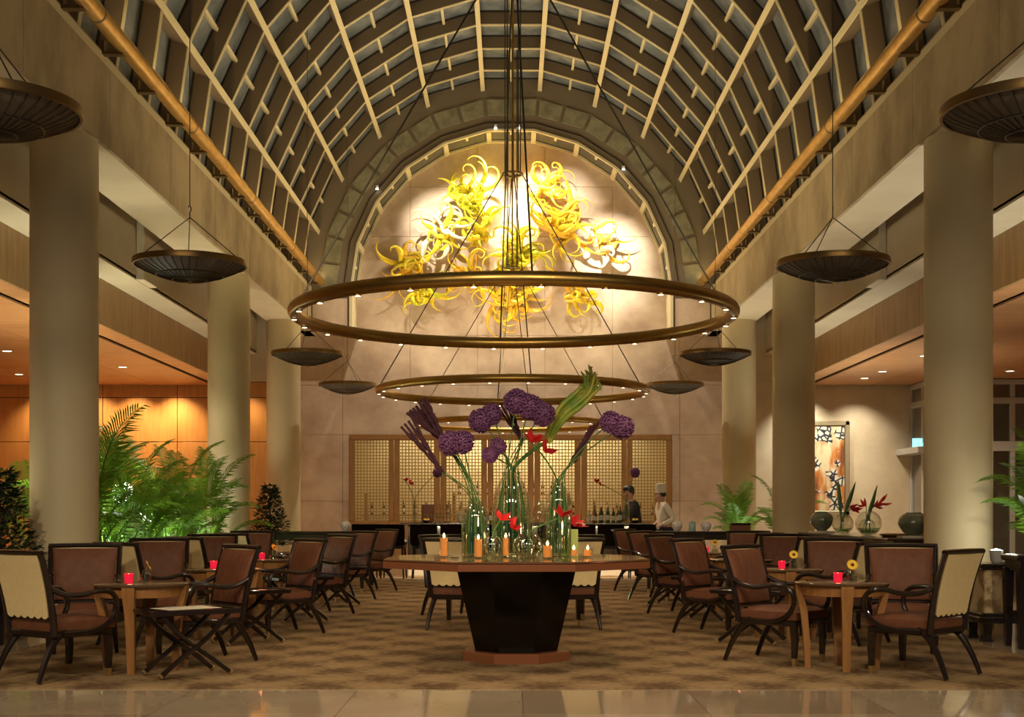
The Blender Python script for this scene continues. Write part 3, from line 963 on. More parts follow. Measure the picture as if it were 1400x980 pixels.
def make_armchair():
    t = thing('armchair', '', 'armchair')
    dw = M['dark_wood']
    # seat: domed leather cushion
    mb = MB()
    n = 9
    top = [[None] * n for _ in range(n)]
    vs = []
    for j in range(n):
        for i in range(n):
            u, v = i / (n - 1) * 2 - 1, j / (n - 1) * 2 - 1
            e = max(abs(u), abs(v))
            z = 0.452 + 0.018 * (1 - u * u) * (1 - v * v) - (0.02 if e > 0.99 else 0)
            wx = 0.265 - 0.015 * (v + 1) / 2
            vs.append((u * wx, -0.03 + v * 0.265, z))
    fs = [(j * n + i, j * n + i + 1, (j + 1) * n + i + 1, (j + 1) * n + i) for j in range(n - 1) for i in range(n - 1)]
    ring = [i for i in range(n)] + [j * n + n - 1 for j in range(1, n)] + [(n - 1) * n + i for i in range(n - 2, -1, -1)] + [j * n for j in range(n - 2, 0, -1)]
    b0 = len(vs)
    for k in ring:
        x, y, z = vs[k]
        vs.append((x * 1.015, -0.03 + (y + 0.03) * 1.015, 0.395))
    b1 = len(vs)
    for k in ring:
        x, y, z = vs[k]
        vs.append((x, y, 0.368))
    m = len(ring)
    for k in range(m):
        k2 = (k + 1) % m
        fs.append((ring[k2], ring[k], b0 + k, b0 + k2))
        fs.append((b0 + k2, b0 + k, b1 + k, b1 + k2))
    mb.add(vs, fs)
    obj('seat', mb, M['leather'], t, angle=60)
    obj('seat_rail', MB().cbox((0, -0.02, 0.345), (0.53, 0.53, 0.055), 0.012), dw, t)
    for s in (-1, 1):
        leg = obj('leg', MB().loft([[(s * 0.235 + a * w, -0.255 + b * w - q, z) for a, b in ((-1, -1), (1, -1), (1, 1), (-1, 1))]
                                    for z, w, q in ((0.36, 0.026, 0.0), (0.20, 0.022, 0.012), (0.06, 0.018, 0.008))]), dw, t, smooth=False)
        obj('ferrule', MB().loft([[(s * 0.235 + a * w, -0.263 + b * w, z) for a, b in ((-1, -1), (1, -1), (1, 1), (-1, 1))]
                                  for z, w in ((0.062, 0.019), (0.0, 0.015))]), M['ferrule'], leg, smooth=False)
        pts = bez([(s * 0.225, 0.13, 0.37), (s * 0.240, 0.215, 0.30), (s * 0.252, 0.30, 0.165), (s * 0.262, 0.365, 0.010)], 5)
        k = len(pts)
        obj('leg', MB().tube(pts, [0.034 - 0.016 * i / (k - 1) for i in range(k)], 8), dw, t)
        pts = [(s * (0.262 + 0.03 * (z - 0.36) / 0.58), bend(z), z) for z in (0.34, 0.46, 0.58, 0.70, 0.82, 0.935)]
        obj('back_post', MB().tube(pts, [0.028, 0.026, 0.024, 0.022, 0.021, 0.020], 8), dw, t)
        ap = bez([(s * 0.272, bend(0.68), 0.69), (s * 0.288, 0.16, 0.635), (s * 0.300, 0.02, 0.628), (s * 0.304, -0.12, 0.650), (s * 0.304, -0.235, 0.635),
                  (s * 0.300, -0.292, 0.56), (s * 0.292, -0.275, 0.465), (s * 0.282, -0.19, 0.385), (s * 0.274, -0.05, 0.350), (s * 0.268, 0.16, 0.345)], 5)
        obj('arm', MB().tube(ap, 0.0205, 8), dw, t)
    # top rail, slightly bowed
    pts = [(x, bend(0.935) + 0.012 * (1 - (x / 0.30) ** 2), 0.94 + 0.004 * (1 - (x / 0.30) ** 2)) for x in (-0.305, -0.2, -0.1, 0, 0.1, 0.2, 0.305)]
    obj('top_rail', MB().tube(pts, 0.021, 8), dw, t)
    obj('lower_rail', MB().tube([(-0.265, bend(0.46), 0.465), (0.265, bend(0.46), 0.465)], 0.018, 6), dw, t)
    # channelled leather back pad
    nx, nz = 25, 8
    vs, fs = [], []
    for j in range(nz):
        v = j / (nz - 1)
        z = 0.485 + v * 0.435
        w = 0.238 + 0.032 * v
        for i in range(nx):
            u = i / (nx - 1) * 2 - 1
            gro = abs(((u + 1) / 2 * 5) % 1.0 - 0.5) * 2
            y = bend(z) - 0.022 - 0.030 * (1 - u ** 6) * (1 - (2 * v - 1) ** 8) + 0.008 * max(0, gro - 0.72) / 0.28 * (1 - u ** 6)
            vs.append((u * w, y, z))
    for j in range(nz - 1):
        for i in range(nx - 1):
            fs.append((j * nx + i, j * nx + i + 1, (j + 1) * nx + i + 1, (j + 1) * nx + i))
    q = len(vs)
    for j in range(nz):
        for i in (0, nx - 1):
            x, y, z = vs[j * nx + i]
            vs.append((x, bend(z) + 0.012, z))
    for j in range(nz - 1):
        fs.append((j * nx, (j + 1) * nx, q + 2 * j + 2, q + 2 * j))
        fs.append((j * nx + nx - 1, q + 2 * j + 1, q + 2 * j + 3, (j + 1) * nx + nx - 1))
    obj('back_cushion', MB().add(vs, fs), M['leather'], t, angle=70)
    # cream outside back with a scalloped lower edge
    nx = 31
    vs, fs = [], []
    for i in range(nx):
        u = i / (nx - 1) * 2 - 1
        zb = 0.480 - 0.020 * abs(sin((u + 1) / 2 * pi * 6))
        for k, v in enumerate((0, 0.25, 0.5, 0.75, 1)):
            z = zb + (0.925 - zb) * v
            w = 0.240 + 0.034 * (z - 0.46) / 0.47
            vs.append((u * w, bend(z) + 0.022, z))
        for k, v in enumerate((0, 0.25, 0.5, 0.75, 1)):
            z = zb + (0.925 - zb) * v
            w = 0.240 + 0.034 * (z - 0.46) / 0.47
            vs.append((u * w, bend(z) + 0.008, z))
    for i in range(nx - 1):
        a, b = i * 10, (i + 1) * 10
        for k in range(4):
            fs.append((a + k, a + k + 1, b + k + 1, b + k))
            fs.append((a + 5 + k, b + 5 + k, b + 6 + k, a + 6 + k))
        fs.append((a, b, b + 5, a + 5))
        fs.append((a + 4, a + 9, b + 9, b + 4))
    obj('back_panel', MB().add(vs, fs), M['cream_fabric'], t, angle=50)
    return t


chair = make_armchair()
chair_used = [False]


def put_chair(x, y, face, label, scale=0.955):
    """face: direction the sitter looks, as a vector in the floor plane"""
    o = place(chair, not chair_used[0], (x, y, BASE), atan2(face[0], -face[1]), label, 'brown leather armchairs of the lounge', scale)
    chair_used[0] = True
    return o


# ================================================================ round lounge table
def make_table():
    t = thing('lounge_table', '', 'table')
    obj('table_top', MB().lathe([(0.335, 0.632), (0.350, 0.638), (0.350, 0.648), (0.342, 0.654), (0.0, 0.654)], 48), M['table_glass'], t)
    ap = MB().lathe([(0.285, 0.56), (0.305, 0.555), (0.312, 0.633), (0.285, 0.633), (0.285, 0.56)], 40, cap=False)
    obj('apron', ap, M['table_wood'], t)
    for k in range(4):
        a = radians(45 + 90 * k)
        Mx = Matrix.Rotation(a, 4, 'Z')
        sec = []
        for z, r, w, d in ((0.634, 0.325, 0.046, 0.022), (0.57, 0.318, 0.044, 0.024), (0.44, 0.285, 0.036, 0.026), (0.2, 0.262, 0.030, 0.024), (0.0, 0.255, 0.026, 0.020)):
            sec.append([(r - d, -w, z), (r + d, -w, z), (r + d, w, z), (r - d, w, z)])
        obj('leg', MB().loft(sec, Mx), M['table_wood'], t, angle=50)
    return t


# ================================================================ folding tray table with crossed sabre legs
def make_tray():
    t = thing('tray_table', '', 'tray table')
    obj('tray_top', MB().cbox((0, 0, 0.462), (0.66, 0.40, 0.028), 0.008), M['dark_wood'], t)
    lip = MB()
    for s in (-1, 1):
        lip.cbox((0, s * 0.195, 0.475), (0.66, 0.012, 0.02), 0.003)
        lip.cbox((s * 0.325, 0, 0.475), (0.012, 0.40, 0.02), 0.003)
    obj('tray_rim', lip, M['dark_wood'], t)
    for s in (-1, 1):
        for d in (-1, 1):
            p = bez([(d * 0.25, s * 0.16, 0.45), (d * 0.14, s * 0.16, 0.33), (0.0, s * (0.16 + 0.012 * d), 0.22), (-d * 0.14, s * 0.16, 0.12), (-d * 0.27, s * 0.16, 0.017)], 4)
            lg = obj('leg', MB().tube(p, [0.019] * len(p), 6), M['dark_wood'], t)
            a, b = p[-2], p[-1]
            obj('ferrule', MB().tube([b + (a - b) * 0.5, b + (a - b) * 0.02], 0.0205, 6), M['ferrule'], lg)
    obj('stretcher', MB().tube([(0, -0.16, 0.225), (0, 0.16, 0.225)], 0.012, 6), M['dark_wood'], t)
    return t


def make_votive():
    t = thing('votive_candle', '', 'candle')
    obj('glass_cup', MB().lathe([(0.024, 0), (0.030, 0.004), (0.036, 0.070), (0.032, 0.070), (0.028, 0.02), (0.0, 0.018)], 20, cap=False), M['red_glass'], t)
    obj('flame', MB().lathe([(0.0, 0.040), (0.008, 0.046), (0.007, 0.056), (0.0, 0.072)], 8, cap=False), M['flame'], t)
    return t


def make_budvase():
    t = thing('bud_vase', '', 'vase')
    obj('glass_body', MB().lathe([(0.0, 0.002), (0.036, 0.0), (0.040, 0.01), (0.040, 0.055), (0.026, 0.072), (0.022, 0.085), (0.026, 0.092)], 20, cap=False), M['glass'], t)
    obj('water', MB().lathe([(0.0, 0.006), (0.034, 0.007), (0.035, 0.04), (0.0, 0.041)], 16, cap=False), M['glass_green'], t)
    st = obj('stem', MB().tube([(0.01, 0.01, 0.012), (0, 0, 0.09), (0.0, -0.012, 0.118)], 0.004, 5), M['stem'], t)
    fl = MB()
    Mx = Matrix.Translation((0, -0.016, 0.128)) @ Matrix.Rotation(radians(62), 4, 'X')
    for k in range(18):
        a = 2 * pi * k / 18
        R_ = Mx @ Matrix.Rotation(a, 4, 'Z')
        fl.add([(0.008, -0.006, 0.002), (0.030, -0.009, 0.008), (0.046, 0.0, 0.004), (0.030, 0.009, 0.008), (0.008, 0.006, 0.002)], [(0, 1, 2, 3, 4)], R_)
    obj('petals', fl, M['gerbera'], t, smooth=False)
    obj('flower_eye', MB().lathe([(0.0, 0.0), (0.014, 0.002), (0.012, 0.010), (0.0, 0.013)], 12, M=Mx, cap=False), M['gerbera_eye'], t)
    return t


table = make_table()
tray = make_tray()
votive = make_votive()
budvase = make_budvase()
ORD = ('first', 'second', 'third', 'fourth', 'fifth')
first = True
first_tray = True
TY = (10.12, 12.45, 14.85, 17.25)
for s, row in ((-1, 'palm row'), (1, 'buffet row')):
    for i, y in enumerate(TY):
        tx = (2.76 if s < 0 else 2.50) if i == 0 else (2.68 if s < 0 else 2.55)
        ty = y - (0.14 if s < 0 and i == 0 else 0)
        o = ORD[i]
        place(table, first, (s * tx, ty, BASE), radians(38 + 4 * i if s > 0 else 45 - 5 * i), 'round amber wood table with glass top, %s table from the marble floor, %s' % (o, row), 'round lounge tables')
        tz = BASE + 0.653
        vx = -0.045 if s > 0 else -0.075
        place(votive, first, (s * tx + vx, ty - 0.06, tz), 0, 'ruby glass votive candle on the %s table from the marble floor, %s' % (o, row), 'ruby votives on the tables')
        place(budvase, first, (s * tx + vx + 0.115, ty - 0.02, tz), radians(0 if s > 0 else 100 + 20 * i), 'bud vase with yellow gerbera on the %s table from marble floor, %s' % (o, row), 'bud vases on the tables')
        light('votive_glow', 'POINT', (s * tx + vx, ty - 0.06, tz + 0.10), 0.35, (1.0, 0.25, 0.12), shadow_soft_size=0.02)
        first = False
        lab_ = 'brown leather armchair %s, {} table from the marble floor, {}'.format(o, row)
        # chair with its back to the aisle
        ax = (2.44 if s < 0 else 2.12) - ((0.20 if s < 0 else 0.12) if i else 0)
        ay = y + (0.42 if s < 0 else 0.45) + 0.05 * i
        put_chair(s * ax, ay, (s * 0.76, -0.65), lab_ % 'backing onto the aisle')
        # chair with its cream back to the lobby
        put_chair(s * (3.23 if s < 0 else 2.97), y - (0.56 if s < 0 else 0.36), (-s * (0.56 if s < 0 else 0.70), 0.80 if s < 0 else 0.71), lab_ % 'showing its cream back')
        # chair by the columns, facing the lobby
        put_chair(s * (3.46 if s < 0 else 3.16), y + 0.66, (-s * 0.22, -0.97), lab_ % 'facing the lobby')
    ty = ((2.34, 9.67), (2.36, 12.0), (2.28, 14.35), (2.2, 16.75)) if s < 0 else ((2.16, 12.0), (2.10, 14.4), (2.02, 16.85))
    for i, (x, y) in enumerate(ty):
        k = i if s < 0 else i + 1
        place(tray, first_tray, (s * x, y, BASE), radians(36) if s < 0 else radians(-30), 'folding tray table with crossed legs by %s table from marble floor, %s' % (ORD[k], row), 'folding tray tables')
        first_tray = False
    put_chair(s * (2.12 if s < 0 else 1.95), 19.75, (s * 0.76, -0.65), 'brown leather armchair standing past the fourth table, by the aisle, %s' % row)
menu = obj('menu_sheet', MB().cbox((0, 0, 0.0015), (0.42, 0.28, 0.003), 0.001), M['paper'], None, (-2.35, 9.67, BASE + 0.486), (0, 0, radians(44)), smooth=False)
tag(menu, 'pale paper menu sheet lying on a folding tray table', 'menu')

# centre group beyond the octagonal table
place(table, False, (0.02, 14.35, BASE), radians(45), 'round amber wood table with glass top, directly behind the octagonal table', 'round lounge tables')
put_chair(-0.50, 13.55, (0.28, 0.96), 'brown armchair with cream back behind the octagonal table, on its palm row flank')
put_chair(0.55, 13.55, (-0.28, 0.96), 'brown armchair with cream back behind the octagonal table, on its buffet row flank')
put_chair(-0.62, 15.0, (0.5, -0.86), 'brown armchair facing the lobby behind the octagonal table, on its palm row flank')
put_chair(0.66, 15.0, (-0.35, -0.94), 'brown armchair facing the lobby behind the octagonal table, on its buffet row flank')

# ================================================================ octagonal flower table
OXC, OYC = 0.04, 10.78


def octo(r, z, rot=22.5):
    return [(r / cos(pi / 8) * cos(radians(rot + 45 * k)), r / cos(pi / 8) * sin(radians(rot + 45 * k)), z) for k in range(8)]


octt = thing('octagonal_table', 'large octagonal table with black tapering pedestal, covered in vases and flowers', 'table', (OXC, OYC, BASE))
obj('table_top', MB().loft([octo(1.02, 0.798), octo(1.03, 0.803), octo(1.03, 0.812), octo(1.02, 0.816)]), M['oct_top'], octt, smooth=False)
obj('top_edge', MB().loft([octo(1.00, 0.742), octo(1.032, 0.746), octo(1.032, 0.797), octo(1.0, 0.799)]), M['oct_edge'], octt, smooth=False)
obj('pedestal', MB().loft([octo(0.325, 0.075), octo(0.475, 0.742)]), M['black_gloss'], octt, smooth=False)
obj('plinth', MB().loft([octo(0.42, 0.0), octo(0.42, 0.066), octo(0.412, 0.076)]), M['oct_edge'], octt, smooth=False)
OZT = BASE + 0.816

# ================================================================ sideboards and side consoles
sb = thing('buffet_sideboard', 'long dark sideboard between the columns, carrying celadon jars and glass bowls', 'sideboard', (4.22, 16.0, BASE))
obj('sideboard_top', MB().cbox((0, 0, 0.875), (0.66, 4.3, 0.05), 0.01), M['dark_wood'], sb)
obj('carcass', MB().box((0.02, 0, 0.50), (0.56, 4.1, 0.70)), M['dark_wood'], sb)
for i in range(4):
    d = obj('door', MB().cbox((-0.27, -1.53 + i * 1.02, 0.50), (0.03, 0.98, 0.64), 0.008), M['oct_edge'], sb)
    obj('knob', MB().lathe([(0.012, 0), (0.016, 0.015), (0.0, 0.025)], 10, M=Matrix.Translation((-0.285, -1.14 + i * 1.02 - (0.0 if i % 2 == 0 else 0.78), 0.55)) @ Matrix.Rotation(radians(-90), 4, 'Y')), M['brass'], d)
for a in (-1, 1):
    for b in (-1, 1):
        obj('leg', MB().cbox((a * 0.25 + 0.02, b * 1.95, 0.08), (0.07, 0.07, 0.16), 0.006), M['dark_wood'], sb)
for s, x, t in ((-1, -3.0, 'low dark console by the stone wall on the palm row, with one white jar'), (1, 3.05, 'low dark console by the stone wall on the buffet row, with three small jars')):
    c = thing('side_console', t, 'console', (x, 21.2, BASE))
    obj('console_top', MB().cbox((0, 0, 0.845), (1.7, 0.42, 0.04), 0.008), M['dark_wood'], c)
    obj('apron', MB().box((0, 0, 0.78), (1.6, 0.36, 0.10)), M['dark_wood'], c)
    for a in (-1, 1):
        for b in (-1, 1):
            obj('leg', MB().cbox((a * 0.78, b * 0.15, 0.38), (0.05, 0.05, 0.76), 0.006), M['dark_wood'], c)
    obj('shelf', MB().cbox((0, 0, 0.25), (1.56, 0.34, 0.03), 0.005), M['dark_wood'], c)
# lobby consoles at both edges
for s, t in ((-1, 'black console table with a lower shelf at the lobby edge, beside the dark shrub'), (1, 'black console table with tapered legs at the lobby edge, beside the lit palm')):
    c = thing('lobby_console', t, 'console', (s * (5.25 if s < 0 else 5.12), 11.80 if s < 0 else 11.75, 0.0))
    obj('console_top', MB().cbox((0, 0, 0.79), (1.5, 0.42, 0.05), 0.01), M['dark_wood'], c)
    obj('apron', MB().cbox((0, 0, 0.72), (1.44, 0.38, 0.10), 0.006), M['dark_wood'], c)
    for a in (-1, 1):
        for b in (-1, 1):
            obj('leg', MB().loft([[(a * 0.70 + p * w, b * 0.16 + q * w, z) for p, q in ((-1, -1), (1, -1), (1, 1), (-1, 1))] for z, w in ((0.70, 0.04), (0.10, 0.028), (0.0, 0.024))]), M['dark_wood'], c, smooth=False)
    obj('stretcher', MB().tube([(-0.70, 0, 0.31), (0.70, 0, 0.31)], 0.016, 6), M['dark_wood'], c)
    obj('stretcher', MB().tube([(-0.70, -0.16, 0.33), (-0.70, 0.16, 0.29)], 0.016, 6), M['dark_wood'], c)
    obj('stretcher', MB().tube([(0.70, -0.16, 0.33), (0.70, 0.16, 0.29)], 0.016, 6), M['dark_wood'], c)
# ================================================================ palms
def frond_mesh(L, lift, droop, nleaf, leaf, seed):
    rnd = random.Random(seed)
    N = 14
    pts = []
    p = Vector((0, 0, 0))
    for i in range(N + 1):
        t = i / N
        pts.append(p.copy())
        a = radians(lift) - radians(droop) * t ** 1.4
        p = p + Vector((cos(a), 0, sin(a))) * (L / N)
    mb = MB()
    mb.tube(pts, [0.012 * (1 - 0.8 * i / N) for i in range(N + 1)], 5)
    for s in (-1, 1):
        for k in range(nleaf):
            t = 0.16 + 0.83 * (k + 0.5) / nleaf
            x = t * N
            i = min(int(x), N - 1)
            f = x - i
            b = pts[i].lerp(pts[i + 1], f)
            tn = (pts[i + 1] - pts[i]).normalized()
            sd = Vector((0, s, 0))
            up = tn.cross(sd) * s * -1
            ll = leaf * (0.35 + 0.65 * sin(pi * min(1, (0.12 + 0.88 * t)) ** 0.8)) * rnd.uniform(0.85, 1.1)
            d = (sd * 0.78 + tn * (0.45 + 0.35 * t) + Vector((0, 0, 0.28))).normalized()
            d2 = (d + Vector((0, 0, -0.55 + rnd.uniform(-.15, .1)))).normalized()
            w = tn * 0.0135
            m = b + d * ll * 0.5
            e = m + d2 * ll * 0.5
            n = len(mb.v)
            mb.v += [(b - w * 0.6)[:], (b + w * 0.6)[:], (m + w)[:], (m - w)[:], e[:]]
            mb.f += [(n, n + 1, n + 2, n + 3), (n + 3, n + 2, n + 4)]
    return mb.mesh('frond', M['palm'], True, 30)


FRONDS = [frond_mesh(1.15, 72, 95, 26, 0.40, 1), frond_mesh(1.25, 84, 70, 28, 0.42, 2), frond_mesh(1.0, 60, 100, 24, 0.36, 3), frond_mesh(0.8, 78, 80, 20, 0.30, 4)]
CANE = MB().tube([(0, 0, 0), (0.015, 0, 0.5), (0.0, 0, 1.0)], [0.022, 0.018, 0.012], 7).mesh('cane', M['palm_stem'])


def palm(label, x, y, z, height, nf, seed, spread=0.20, group='areca palms in the planters'):
    rnd = random.Random(seed)
    t = thing('areca_palm', label, 'palm', (x, y, z), 0, group)
    for k in range(nf):
        a = 2 * pi * (k * 0.618 + rnd.random() * 0.12)
        q = k / nf
        h = height * (0.10 + 0.42 * q) * rnd.uniform(0.85, 1.1)
        r = spread * rnd.uniform(0.2, 1.0) * (1 - 0.4 * q)
        bx, by = r * cos(a), r * sin(a)
        c = link('cane', CANE, t, (bx, by, 0), (0.10 * sin(a), -0.10 * cos(a) * -1, 0))
        c.scale = (1, 1, h)
        f = FRONDS[k % 4] if q < 0.8 else FRONDS[1]
        o = link('frond', f, t, (bx + 0.1 * h * cos(a), by + 0.1 * h * sin(a), h * 0.985), (rnd.uniform(-.25, .25), rnd.uniform(-0.18, 0.22) - (0.12 if q > 0.8 else 0), a))
        sc = height / 2.0 * rnd.uniform(0.85, 1.12)
        o.scale = (sc, sc, sc)
    return t


bed = thing('planter_bed', 'long low dark planter bed between the columns, full of palms', 'planter', (-4.72, 17.2, 0))
obj('trough', MB().cbox((0, 0, 0.20), (1.0, 6.2, 0.40), 0.02), M['planter'], bed)
obj('soil', MB().cbox((0, 0, 0.41), (0.92, 6.1, 0.03), 0.005), M['soil'], bed)
for i, (x, y, h, n, t) in enumerate(((-4.64, 14.75, 1.95, 17, 'tall areca palm next to the column behind the dark shrub, with the highest frond'),
                                     (-4.47, 15.8, 1.60, 15, 'areca palm with fine arching fronds, second in the planter bed from the lobby'),
                                     (-4.75, 16.7, 1.75, 16, 'bushy areca palm in the middle of the planter bed'),
                                     (-4.47, 17.6, 1.55, 15, 'low spreading areca palm in the middle of the planter bed, chair side'),
                                     (-4.70, 18.6, 1.70, 15, 'areca palm in the planter bed, second from the column among the palms'),
                                     (-4.47, 19.6, 1.62, 17, 'areca palm arching out towards the stone wall, end of the planter bed'))):
    palm(t, x, y, 0.42, h, n, 20 + i)
pot2 = thing('palm_pot', 'dark round pot holding a palm behind the planter bed', 'pot', (-6.6, 18.3, 0))
obj('pot_body', MB().lathe([(0.18, 0), (0.26, 0.35), (0.25, 0.40), (0.22, 0.38), (0.2, 0.34), (0.0, 0.34)], 24, cap=False), M['planter'], pot2)
palm('areca palm standing alone by the timber wall, beyond the planter bed', -6.6, 18.3, 0.34, 1.75, 12, 40)

# lit palm by the column of the buffet side, in a framed chest planter on a black stand
ch = thing('planter_chest', 'cream panelled planter chest on a black stand, holding the tall lit palm', 'planter', (4.95, 12.45, 0))
obj('stand', MB().cbox((0, 0, 0.20), (1.36, 0.50, 0.06), 0.01), M['dark_wood'], ch)
for a in (-1, 1):
    for b in (-1, 1):
        obj('stand_leg', MB().loft([[(a * 0.60 + p * w, b * 0.19 + q * w, z) for p, q in ((-1, -1), (1, -1), (1, 1), (-1, 1))] for z, w in ((0.18, 0.05), (0.06, 0.035), (0.0, 0.05))]), M['dark_wood'], ch, smooth=False)
M['chest'] = mat('inlaid_chest_panel', (0.50, 0.38, 0.20), 0.35, c2=(0.22, 0.14, 0.07), nscale=3.2, contrast=(0.5, 0.56))
for k in range(2):
    obj('chest_panel', MB().cbox((-0.32 + 0.64 * k, 0, 0.45), (0.60, 0.42, 0.44), 0.01), M['chest'], ch)
obj('chest_frame', MB().cbox((0, 0, 0.69), (1.32, 0.48, 0.05), 0.01).cbox((0, 0, 0.245), (1.32, 0.48, 0.04), 0.01).cbox((0, -0.01, 0.45), (0.05, 0.44, 0.46), 0.005), M['dark_wood'], ch)
palm('tall areca palm lit from below against the streaked column', 4.98, 12.34, 0.70, 1.14, 26, 55, 0.19)
lp = thing('planter_spot', 'bright white uplighter tucked beside the lit palm', 'lamp', (4.50, 12.42, 0.715))
obj('lamp_can', MB().lathe([(0.03, 0), (0.05, 0.02), (0.062, 0.12), (0.058, 0.12), (0.045, 0.03)], 16, cap=False), M['frame_grey'], lp)
obj('lamp_globe', MB().lathe([(0.0, 0.08), (0.05, 0.10), (0.056, 0.118), (0.0, 0.135)], 18, cap=False), M['glow_white'], lp)
light('planter_spot_beam', 'POINT', (4.62, 12.40, 0.95), 7, (1.0, 0.97, 0.86), shadow_soft_size=0.05)

pot3 = thing('palm_pot', 'dark round pot with a small lit palm below the column by the stone wall', 'pot', (4.15, 24.6, BASE))
obj('pot_body', MB().lathe([(0.18, 0), (0.27, 0.42), (0.26, 0.50), (0.23, 0.48), (0.2, 0.44), (0.0, 0.44)], 24, cap=False), M['planter'], pot3)
palm('small bright areca palm lit from below beside the stone wall column', 4.15, 24.6, 0.44, 1.35, 16, 61, 0.16)
light('palm_lamp', 'POINT', (4.15, 24.2, 0.70), 14, (0.98, 1.0, 0.82), shadow_soft_size=0.05)
pot4 = thing('palm_pot', 'dark round pot with a palm beside the painting column', 'pot', (5.6, 24.8, 0))
obj('pot_body', MB().lathe([(0.18, 0), (0.27, 0.42), (0.26, 0.50), (0.23, 0.48), (0.2, 0.44), (0.0, 0.44)], 24, cap=False), M['planter'], pot4)
palm('small areca palm beside the painting, half hidden by the column', 5.1, 25.2, 0.44, 1.45, 14, 63, 0.16)
pot4.location = (5.1, 25.2, 0)

# lamps among the palms of the bed
for (x, y) in ((-4.95, 15.2), (-4.9, 17.2), (-4.95, 19.2)):
    light('palm_lamp', 'POINT', (x, y, 0.62), 110, (1.0, 1.0, 0.86), shadow_soft_size=0.05)
for (x, y, z, t) in ((-5.44, 18.75, 1.45, 'taller white glowing globe lamp half hidden behind the palms of the bed'), (-5.44, 20.1, 1.15, 'lower white glowing globe lamp behind the end palm of the bed')):  # globes added to give white glints through the fronds
    gl_ = thing('added_globe', t, 'lamp', (x, y, 0))
    obj('lamp_post', MB().lathe([(0.12, 0), (0.12, 0.02), (0.02, 0.04), (0.018, z - 0.12)], 14), M['dark_wood'], gl_)
    obj('lamp_globe', MB().lathe([(0.15 * sin(pi * k / 12) + 1e-4, z - 0.15 * cos(pi * k / 12)) for k in range(13)], 20, cap=False), M['glow_white'], gl_)
M['grass_blade'] = mat('lily_turf_blade', (0.14, 0.36, 0.04), 0.5, c2=(0.22, 0.45, 0.06), nscale=3)
turf = MB()
rt = random.Random(5)
for k in range(900):
    x, y = -4.72 + rt.uniform(-0.44, 0.44), 17.2 + rt.uniform(-2.9, 2.9)
    a = rt.uniform(0, 2 * pi)
    h = rt.uniform(0.35, 0.75)
    d = Vector((cos(a), sin(a), 0))
    w = Vector((-sin(a), cos(a), 0)) * 0.008
    b = Vector((x, y, 0.42))
    m = b + Vector((0, 0, h * 0.65)) + d * h * 0.15
    e = b + Vector((0, 0, h)) + d * h * 0.45
    n = len(turf.v)
    turf.v += [(b - w)[:], (b + w)[:], (m + w)[:], (m - w)[:], e[:]]
    turf.f += [(n, n + 1, n + 2, n + 3), (n + 3, n + 2, n + 4)]
tf = stuff(obj('lily_turf', turf, M['grass_blade']))
tf['label'] = 'bright green grassy undergrowth below the palms in the planter bed'
tf['category'] = 'grass'


# ================================================================ dark clipped shrubs
def shrub(label, x, y, z0, z1, r, seed, base):
    rnd = random.Random(seed)
    t = thing('potted_shrub', label, 'shrub', (x, y, base))
    z0 -= base
    z1 -= base
    obj('stem', MB().tube([(0, 0, 0.35), (0.01, 0, (z0 + z1) / 2), (0, 0.01, z1 - 0.1)], [0.022, 0.016, 0.006], 7), M['bark'], t)
    tw = MB()
    for k in range(26):
        zz_ = z0 + (z1 - z0) * rnd.uniform(0.0, 0.85)
        q = (zz_ - z0) / (z1 - z0)
        rr = r * (1.05 - 0.75 * q)
        a = rnd.uniform(0, 2 * pi)
        tw.tube([(0, 0, zz_ - 0.06), (rr * 0.6 * cos(a), rr * 0.6 * sin(a), zz_ + 0.03), (rr * 0.95 * cos(a), rr * 0.95 * sin(a), zz_ + 0.10)], [0.007, 0.005, 0.003], 4)
    obj('twigs', tw, M['bark'], t)
    lf = MB()
    for k in range(1700):
        q = rnd.random() ** 1.25
        zz_ = z0 + (z1 - z0) * q
        rr = r * (1.05 - 0.80 * q) * sqrt(rnd.uniform(0.12, 1.15))
        a = rnd.uniform(0, 2 * pi)
        c = Vector((rr * cos(a), rr * sin(a), zz_))
        d = Vector((cos(a) + rnd.uniform(-.6, .6), sin(a) + rnd.uniform(-.6, .6), rnd.uniform(-.5, .6))).normalized()
        sd = d.cross(Vector((rnd.uniform(-.4, .4), rnd.uniform(-.4, .4), 1))).normalized() * 0.024
        L_ = rnd.uniform(0.07, 0.115)
        n = len(lf.v)
        lf.v += [c[:], (c + d * L_ * .5 + sd)[:], (c + d * L_)[:], (c + d * L_ * .5 - sd)[:]]
        lf.f += [(n, n + 1, n + 2, n + 3)]
    stuff(obj('foliage', lf, M['ficus'], t, smooth=False))
    obj('pot', MB().lathe([(0.15, 0), (0.21, 0.34), (0.215, 0.40), (0.19, 0.39), (0.17, 0.35), (0.0, 0.35)], 24, cap=False), M['planter'], t)
    return t


shrub('dark glossy leaved shrub in a pot at the lobby edge, beside the black console', -4.80, 12.55, 0.60, 1.58, 0.38, 3, 0.0)
shrub('dark glossy leaved shrub in a pot in front of the column by the stone wall', -4.08, 22.6, 0.62, 1.62, 0.34, 4, BASE)
# ================================================================ glass, candles and flowers on the octagonal table
def tpt(u, v, dy=0.0):
    return at(u, v, OYC + dy)


